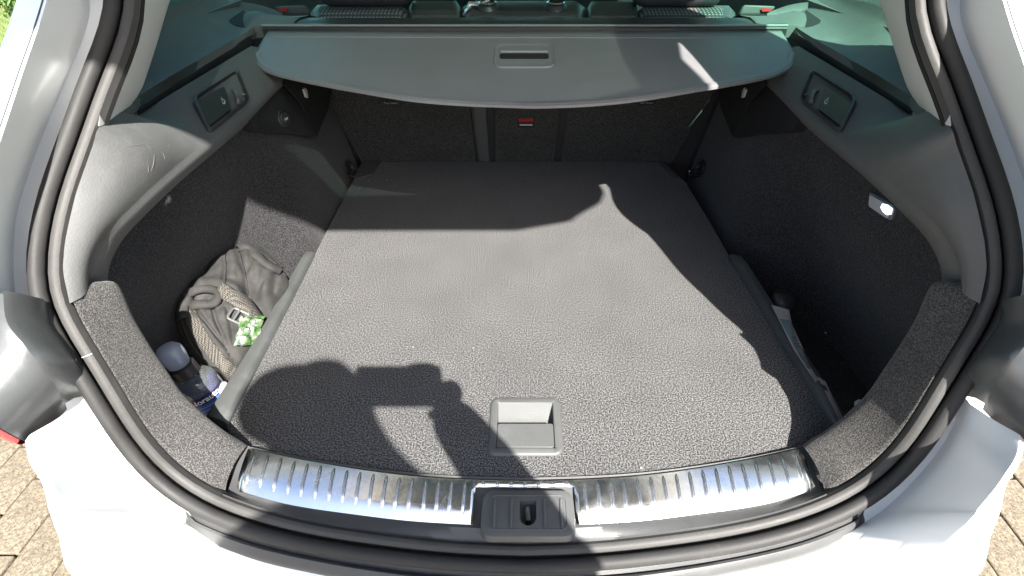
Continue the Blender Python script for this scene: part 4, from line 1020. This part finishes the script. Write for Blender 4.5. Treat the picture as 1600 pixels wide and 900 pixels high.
# buckle
bk_, bn_ = onbag(372, 497, .008)
fb = frame4(bk_, pl(385, 500, bk_, bn_) - bk_, bn_)
bkl = mk('buckle', *joinvf(tube([fb @ Vector((x, y, 0)) for x, y in rrect(.030, .022, .005, 3)], .0022, 6, True), tube([fb @ Vector((-.004, -.011, .001)), fb @ Vector((-.004, .011, .001))], .002, 6)), M['handle'], bag)
mk('back_loop', *tube(cat([pt(304, 440, z=.03), pt(310, 410, z=.045), pt(325, 392, z=.05), pt(345, 386, z=.05), pt(360, 392, z=.04)], 18), .009, 8), M['black'], bag)
# mouth of the side pocket
o_, n_ = onbag(402, 478, -.002)
# ---- green and white packet in the bag pocket
pk = newmat('crinkled film packet', (.6, .62, .55), .18, Coat_Weight=.8)
a_ = tex(pk, 'Noise', 55, 3, .6); setc(pk, ramp(pk, a_.outputs[0], [(.36, (.02, .06, .015)), (.45, (.05, .10, .03)), (.53, (.16, .18, .15)), (.66, (.20, .215, .20)), (.72, (.08, .15, .1))]).outputs[0])
P0, N0 = onbag(385, 520, .010)
rows = []
for i in range(22):
    r = []
    for j in range(14):
        u = 365 + 38 * j / 13 + 10 * (1 - i / 21); v = 494 + 46 * i / 21
        x = pl(u, v, P0, N0); e = min(1, 6 * min(i / 21, 1 - i / 21, j / 13, 1 - j / 13))
        n1_ = abs(noise.noise(x * 70)) * .010 + abs(noise.noise(x * 140 + Vector((3, 1, 2)))) * .005
        r.append(x + N0 * (n1_ + .007 * e - .003))
    rows.append(r)
g = mk('snack_packet', *grid(rows), pk, None, auto=20, thick=.0006); tag(g, 'crumpled green and white film packet tucked into the backpack pocket', 'packet')
# ---- spray bottle
A0 = pt(338, 637, z=-.045); A1 = pt(257, 541, z=.088)
ax = (A1 - A0); Lb = ax.length; ax.normalize()
side_ = (Vector((0, 0, CZ)) - A0).normalized()
bt_ = empty('cleaner_bottle', A0, 'clear plastic bottle with black collar and blue label standing beside the backpack', 'bottle')
# frame: z along axis, x facing viewer
xv = (side_ - ax * side_.dot(ax)).normalized(); yv = ax.cross(xv)
Bf = Matrix((xv, yv, ax)).transposed().to_4x4(); Bf.translation = A0
Rb = .0315
def milky(name, tint, dif, f):
    m = glassmat(name, tint, rough=.08); n = m.node_tree; o = n.nodes['Material Output']; prev = o.inputs[0].links[0].from_socket
    d = n.nodes.new('ShaderNodeBsdfDiffuse'); d.inputs[0].default_value = (*dif, 1); t = n.nodes.new('ShaderNodeBsdfTranslucent'); t.inputs[0].default_value = (*dif, 1)
    a = n.nodes.new('ShaderNodeMixShader'); n.links.new(d.outputs[0], a.inputs[1]); n.links.new(t.outputs[0], a.inputs[2])
    x = n.nodes.new('ShaderNodeMixShader'); x.inputs[0].default_value = f; n.links.new(prev, x.inputs[1]); n.links.new(a.outputs[0], x.inputs[2]); n.links.new(x.outputs[0], o.inputs[0]); return m
clearm = milky('milky clear plastic', (.85, .9, .9), (.45, .5, .48), .22)
liq = newmat('violet cleaning liquid', (.045, .035, .12), .1)
capm = milky('frosted cap plastic', (.8, .84, .93), (.58, .62, .74), .6)
mk('bottle_body', *lathe([(.001, 0), (Rb * .9, .0), (Rb, .004), (Rb, Lb * .44), (Rb * .97, Lb * .48), (Rb * .80, Lb * .53), (Rb * .62, Lb * .555), (Rb * .50, Lb * .57), (.0005, Lb * .575)], Bf, 36), clearm, bt_, auto=70)
mk('liquid', *lathe([(.001, .004), (Rb * .9, .004), (Rb * .94, .008), (Rb * .94, Lb * .40), (.001, Lb * .405)], Bf, 28), liq, bt_, auto=50)
col_prof = [(Rb * .50, Lb * .565), (Rb * .60, Lb * .575), (Rb * .60, Lb * .70), (Rb * .50, Lb * .72), (.001, Lb * .721)]
rr_ = []
for r, z in col_prof: rr_.append([Bf @ Vector(((r + (.0006 if j % 2 else 0)) * math.cos(2 * math.pi * j / 48), (r + (.0006 if j % 2 else 0)) * math.sin(2 * math.pi * j / 48), z)) for j in range(48)])
mk('collar', *grid(rr_, True), M['black'], bt_, auto=40)
mk('cap', *lathe([(Rb * .46, Lb * .72), (Rb * .50, Lb * .73), (Rb * .60, Lb * .86), (Rb * .58, Lb * .93), (Rb * .42, Lb * .985), (Rb * .2, Lb * 1.0), (.0005, Lb * 1.003)], Bf, 28), capm, bt_, auto=60)
mk('dip_tube', *tube(cat([Bf @ Vector((.004, 0, Lb * .74)), Bf @ Vector((.006, .004, Lb * .84)), Bf @ Vector((.0, .008, Lb * .92))], 8), .002, 6), newmat('nozzle', (.75, .77, .85), .4), bt_)
def cyl(a, z, r=Rb + .0006): return Bf @ Vector((r * math.cos(a), r * math.sin(a), z))
def band(name, z0, z1, a0, a1, m, r=Rb + .0006, k=24):
    return mk(name, *grid([[cyl(a0 + (a1 - a0) * j / k, z, r) for j in range(k + 1)] for z in (z0, z1)]), m, bt_, auto=None)
band('label', Lb * .05, Lb * .25, -1.3, 1.15, newmat('blue label', (.06, .15, .50), .35)).update_tag()
band('label_header', Lb * .25, Lb * .345, -1.3, 1.15, newmat('navy label band', (.02, .02, .06), .35))
band('label_margin', Lb * .02, Lb * .40, 1.15, 1.45, newmat('white label margin', (.7, .7, .68), .4))
def wraptext(name, s_, size, ac, zc, m, parent, stretch=1.0, flip=1):
    c = bpy.data.curves.new(name, 'FONT'); c.body = s_; c.size = size; c.align_x = 'CENTER'; c.align_y = 'CENTER'; c.offset = .00025
    t = bpy.data.objects.new('tmp', c); COL.objects.link(t); bpy.context.view_layer.update()
    me = bpy.data.meshes.new_from_object(t.evaluated_get(bpy.context.evaluated_depsgraph_get())); bpy.data.objects.remove(t); me.name = name
    for v_ in me.vertices:
        a = ac + flip * v_.co.x * stretch / Rb; z = zc + v_.co.y; q = cyl(a, z, Rb + .0012); v_.co = q
    return link(name, me, m, parent, smooth=False)
lab = [o for o in COL.objects if o.name == 'label'][0]
wraptext('brand_print', 'Norauto', .0130, -.12, Lb * .30, M['textw'], lab)
for k, (s_, z) in enumerate((('lave-glace', .18), ('pur pare-brise', .14), ('1L', .09))): pass
lp = newmat('pale blue print', (.3, .4, .75), .5)
for z in (.205, .16, .115): band('print_line', Lb * z, Lb * (z + .012), -1.0, .8, lp, Rb + .001)
# ---- little pale object beside the bottle and crumb on the right
def blob(name, c, r, m, label, cat_, sq=(1, 1, .6), seed=0):
    bm = bmesh.new(); bmesh.ops.create_icosphere(bm, subdivisions=3, radius=r)
    for v_ in bm.verts:
        v_.co *= 1 + .22 * noise.noise(v_.co * (1.6 / r) + Vector((seed, 0, 0))); v_.co = Vector((v_.co.x * sq[0], v_.co.y * sq[1], v_.co.z * sq[2])) + c
    me = bpy.data.meshes.new(name); bm.to_mesh(me); bm.free(); o = link(name, me, m, None); return tag(o, label, cat_)
cream = newmat('cream paper', (.33, .30, .25), .8)
blob('tissue', pt(346, 606, z=-.004), .012, cream, 'small crumpled cream tissue between the bottle and the floor rail', 'tissue', seed=3)
blob('cap', pt(1347, 634, z=-.01), .011, newmat('white plastic', (.7, .7, .68), .4), 'small white plastic piece at the bottom of the right side pocket', 'plastic piece', seed=5)
# ---- papers in the right pocket
pap = newmat('grey white envelope', (.36, .36, .37), .6); a_ = tex(pap, 'Noise', 30, 4); setc(pap, ramp(pap, a_.outputs[0], [(.3, (.28, .28, .29)), (.7, (.42, .42, .43))]).outputs[0])
def sheet(name, px_, m, label, cat_, th=.0012):
    P = [pt(u, v, z=z + .016) for u, v, z in px_]; v, f = prism(P, (0.0006, 0, -th)); o = mk(name, v, f, m, None, smooth=False, bevel=.0004)
    if label: tag(o, label, cat_)
    return o
env = sheet('envelope', [(1205, 476, .012), (1233, 484, .0), (1238, 508, -.002), (1262, 560, -.004), (1281, 592, -.004), (1274, 596, .008), (1240, 545, .010)], pap, 'grey white envelope with a pale blue window wedged beside the right rail', 'envelope')
win = newmat('envelope window', (.20, .27, .29), .15, Coat_Weight=1.0)
x_ = mk('window', *prism([pt(u, v, z=z + .0175) for u, v, z in ((1218, 498, .010), (1234, 500, .003), (1250, 540, .001), (1268, 577, .0), (1262, 575, .007), (1238, 536, .009))], (0, 0, -.0008)), win, env, smooth=False)
for k in range(4):
    a = pt(1237 + 2.2 * k, 527 + 5 * k, z=.025); b = pt(1244 + 2.4 * k, 527 + 5 * k, z=.0215)
    mk('print_line', *tube([a, b], .0004, 4), M['dark'], env)
lf = sheet('leaflet', [(1277, 588, .008), (1290, 596, .0), (1302, 622, -.001), (1320, 658, -.002), (1312, 655, .008)], newmat('leaflet paper', (.42, .38, .42), .6), 'small pale printed leaflet tucked at the near end of the right rail', 'leaflet')
mk('print_mark', *prism([pt(u, v, z=z + .0175) for u, v, z in ((1283, 600, .007), (1290, 603, .003), (1296, 615, .002), (1291, 614, .006))], (0, 0, -.0006)), newmat('dark print', (.05, .04, .06), .6), lf)
blob('pouch', pt(1222, 470, z=-.02), .030, M['black'], 'small black glossy pouch behind the envelope in the right pocket', 'pouch', (1, .8, .7), seed=9)
# ---- things on the rear seat top
foil = newmat('crinkled clear wrap', (.65, .65, .64), .15, .35, Coat_Weight=.6)
rows = []
for i in range(34):
    r = []
    for j in range(12):
        u = 724 + 42 * i / 33; v = 17 - 17 * math.sin(min(1, i / 16) * 1.3) + 9 * j / 11
        x = pt(u, v, y=1.38) + Vector((0, 0, .0)); r.append(x + Vector(noise.noise_vector(x * 60)) * .010 + Vector((0, -.012 * math.sin(math.pi * j / 11), 0)))
    rows.append(r)
w_ = mk('plastic_wrap', *grid(rows), foil, None, auto=15, thick=.0008); tag(w_, 'crumpled shiny plastic wrap hanging over the rear seat top, left of centre', 'plastic wrap')
for u in (762, 868):
    c_ = pt(u, 13, y=1.37)
    g_ = mk('headrest_guide', *lathe([(.001, .012), (.018, .012), (.022, .008), (.026, .004), (.028, -.01)], frame4(c_, (1, 0, 0), (0, -.3, 1)), 22), M['black'], seat)
    mk('guide_ring', *tube([c_ + Vector((.020 * math.cos(a * .4), .020 * math.sin(a * .4), .012)) for a in range(16)], .002, 6, True), M['chrome'], g_)
box('headrest', (0.0, 1.47, .56), (.20, .09, .14), M['leather'], seat, bevel=.03, seg=4)
# ---- lint and crumbs
lint = newmat('lint', (.26, .255, .245), .8); V, Fs = [], []
rl = random.Random(11)
for k in range(22):
    y = rl.uniform(.46, 1.42); x = rl.uniform(-.42, .42); s_ = rl.uniform(.0004, .0010); c_ = Vector((x, y, .0012))
    v, f = boxvf(c_, (s_ * rl.uniform(1, 3), s_ * rl.uniform(1, 2), .0006), (0, 0, rl.uniform(0, 3))); o_ = len(V); V += v; Fs += [tuple(i + o_ for i in q) for q in f]
for u, v in ((1002, 731), (562, 294), (576, 283), (604, 281), (1290, 520)):
    c_ = pt(u, v, z=.0015); vv, f = boxvf(c_, (.0028, .002, .001), (0, 0, u)); o_ = len(V); V += vv; Fs += [tuple(i + o_ for i in q) for q in f]
l_ = mk('lint', V, Fs, lint, None, smooth=False, auto=None); tag(l_, 'tiny pale lint specks scattered on the boot carpet', 'lint', kind='stuff')
# scratches on the left trim: thin scuff marks
tb = bvh(trims[-1]); scm = newmat('scuff mark', (.11, .11, .108), .7)
def scuff(px_, r=.0006, t=tb, parent=trims[-1]):
    P = []
    for p in cat([Vector((u, v, 0)) for u, v in px_], 10):
        h_, n_ = hit(t, p.x, p.y)
        if h_: P.append(h_ + n_ * .0000)
    if len(P) > 3: mk('scuff', *tube(P, r, 5, rf=lambda q: .3 + math.sin(math.pi * q)), scm, parent)
for px_ in ([(188, 229), (205, 228), (225, 225), (233, 230), (235, 233)], [(231, 255), (232, 265), (231, 272)], [(241, 240), (240, 255), (236, 268)], [(248, 236), (255, 240), (258, 250)], [(262, 227), (265, 229)], [(209, 311), (212, 313), (214, 315)], [(265, 165), (272, 180), (275, 200)], [(286, 182), (290, 185), (295, 188)]):
    scuff(px_, .0004)
tbr = bvh(trims[1])
for px_ in ([(1330, 205), (1338, 202), (1346, 202)], [(1378, 216), (1384, 220), (1390, 225)]): scuff(px_, .0004, tbr, trims[1])
# ================================================================== PHOTOGRAPHER, standing behind the car with the phone
vd = Vector((0, cp, -sp_)); vu = Vector((0, sp_, cp))
ph = mk('phone', *boxvf(Vector((.052, 0, CZ)) - vd * .014 + vu * .0, (.14, .0085, .066), Matrix((Vector((1, 0, 0)), vd, vu)).transposed()), M['black'], None, bevel=.004, seg=3)
tag(ph, 'black phone held level in the photographer\'s right hand', 'phone')
per = empty('person', (.22, -.42, -.66), 'person in dark clothes standing behind the car holding up a phone', 'person')
skin = newmat('skin', (.45, .28, .20), .55); cloth = newmat('dark jacket', (.03, .035, .05), .85); jeans = newmat('dark jeans', (.03, .04, .07), .9); hairm = newmat('brown hair', (.05, .03, .02), .8)
def skinned(name, verts, edges, radii, m, parent, root=0, lv=2):
    me = bpy.data.meshes.new(name); me.from_pydata(verts, edges, []); o = bpy.data.objects.new(name, me); COL.objects.link(o)
    me.materials.append(m)
    o.parent = parent; o.matrix_parent_inverse = Matrix.Translation(-parent.location)
    md = o.modifiers.new('sk', 'SKIN'); lay = me.skin_vertices[0].data
    for i, r in enumerate(radii): lay[i].radius = (r if hasattr(r, '__len__') else (r, r)); lay[i].use_root = (i == root)
    md.use_smooth_shade = True
    s_ = o.modifiers.new('u', 'SUBSURF'); s_.levels = s_.render_levels = lv; return o
hx = .10
J = [(.18, -.43, .22), (.175, -.43, .40), (.17, -.43, .60), (.165, -.41, .74), (.125, -.39, .82), (.075, -.36, .87), (.055, -.345, .955), (.055, -.345, 1.01),
     (.32, -.40, .74), (.30, -.29, .60), (.235, -.17, .50), (.175, -.09, .555), (.115, -.028, .615),
     (-.055, -.40, .745), (-.09, -.44, .46), (-.09, -.36, .22),
     (.28, -.43, .17), (.29, -.42, -.20), (.29, -.44, -.58), (.29, -.34, -.63), (.10, -.43, .17), (.09, -.42, -.20), (.09, -.44, -.58), (.09, -.34, -.63)]
Eg = [(0, 1), (1, 2), (2, 3), (3, 4), (4, 5), (5, 6), (6, 7), (3, 8), (8, 9), (9, 10), (10, 11), (11, 12), (3, 13), (13, 14), (14, 15), (0, 16), (16, 17), (17, 18), (18, 19), (0, 20), (20, 21), (21, 22), (22, 23)]
Rd = [(.155, .11), (.145, .105), (.16, .11), (.13, .09), (.075, .07), (.08, .08), (.088, .09), (.075, .08),
      .062, .055, .050, .046, .036, .062, .048, .034, (.09, .09), .062, .045, .04, (.09, .09), .062, .045, .04]
skinned('body', J, Eg, Rd, cloth, per, 0)
# hand on the phone: palm with five fingers curled round its right end
pc = Vector((.128, -.035, .612))
skinned('palm', [tuple(pc), tuple(pc + Vector((-.006, .018, .016))), tuple(pc + Vector((-.014, .02, .032)))], [(0, 1), (1, 2)], [(.026, .02), (.034, .018), (.028, .014)], skin, per)
for k, (dz, ln_) in enumerate(((.034, .9), (.017, 1.0), (.0, .95), (-.016, .8))):
    base = Vector((.116, -.014, CZ)) + vu * (dz * .9) - vd * .02
    q = [base, Vector((.116, 0, CZ)) + vu * dz - vd * .030, Vector((.094, 0, CZ)) + vu * dz - vd * (.026), Vector((.094 - .028 * ln_, 0, CZ)) + vu * (dz * .95) - vd * .0235]
    skinned('finger', [tuple(p) for p in q], [(0, 1), (1, 2), (2, 3)], [.009, .0085, .008, .006], skin, per, lv=1)
q = [Vector((.118, 0, CZ)) - vu * .03 - vd * .012, Vector((.116, 0, CZ)) - vu * .044 - vd * .010, Vector((.09, 0, CZ)) - vu * .044 - vd * .014]
skinned('thumb', [tuple(p) for p in q], [(0, 1), (1, 2)], [.011, .010, .008], skin, per, lv=1)
skinned('head', [(.055, -.325, .885), (.055, -.335, .945), (.055, -.345, 1.005)], [(0, 1), (1, 2)], [(.055, .05), (.072, .085), (.066, .08)], skin, per)
mk('nose', *tube([(.055, -.262, .965), (.055, -.248, .945), (.055, -.256, .938)], .007, 8), skin, per)
skinned('hair', [(.035, -.37, .94), (.035, -.365, 1.0), (.04, -.355, 1.03)], [(0, 1), (1, 2)], [(.095, .08), (.098, .09), (.07, .075)], hairm, per)
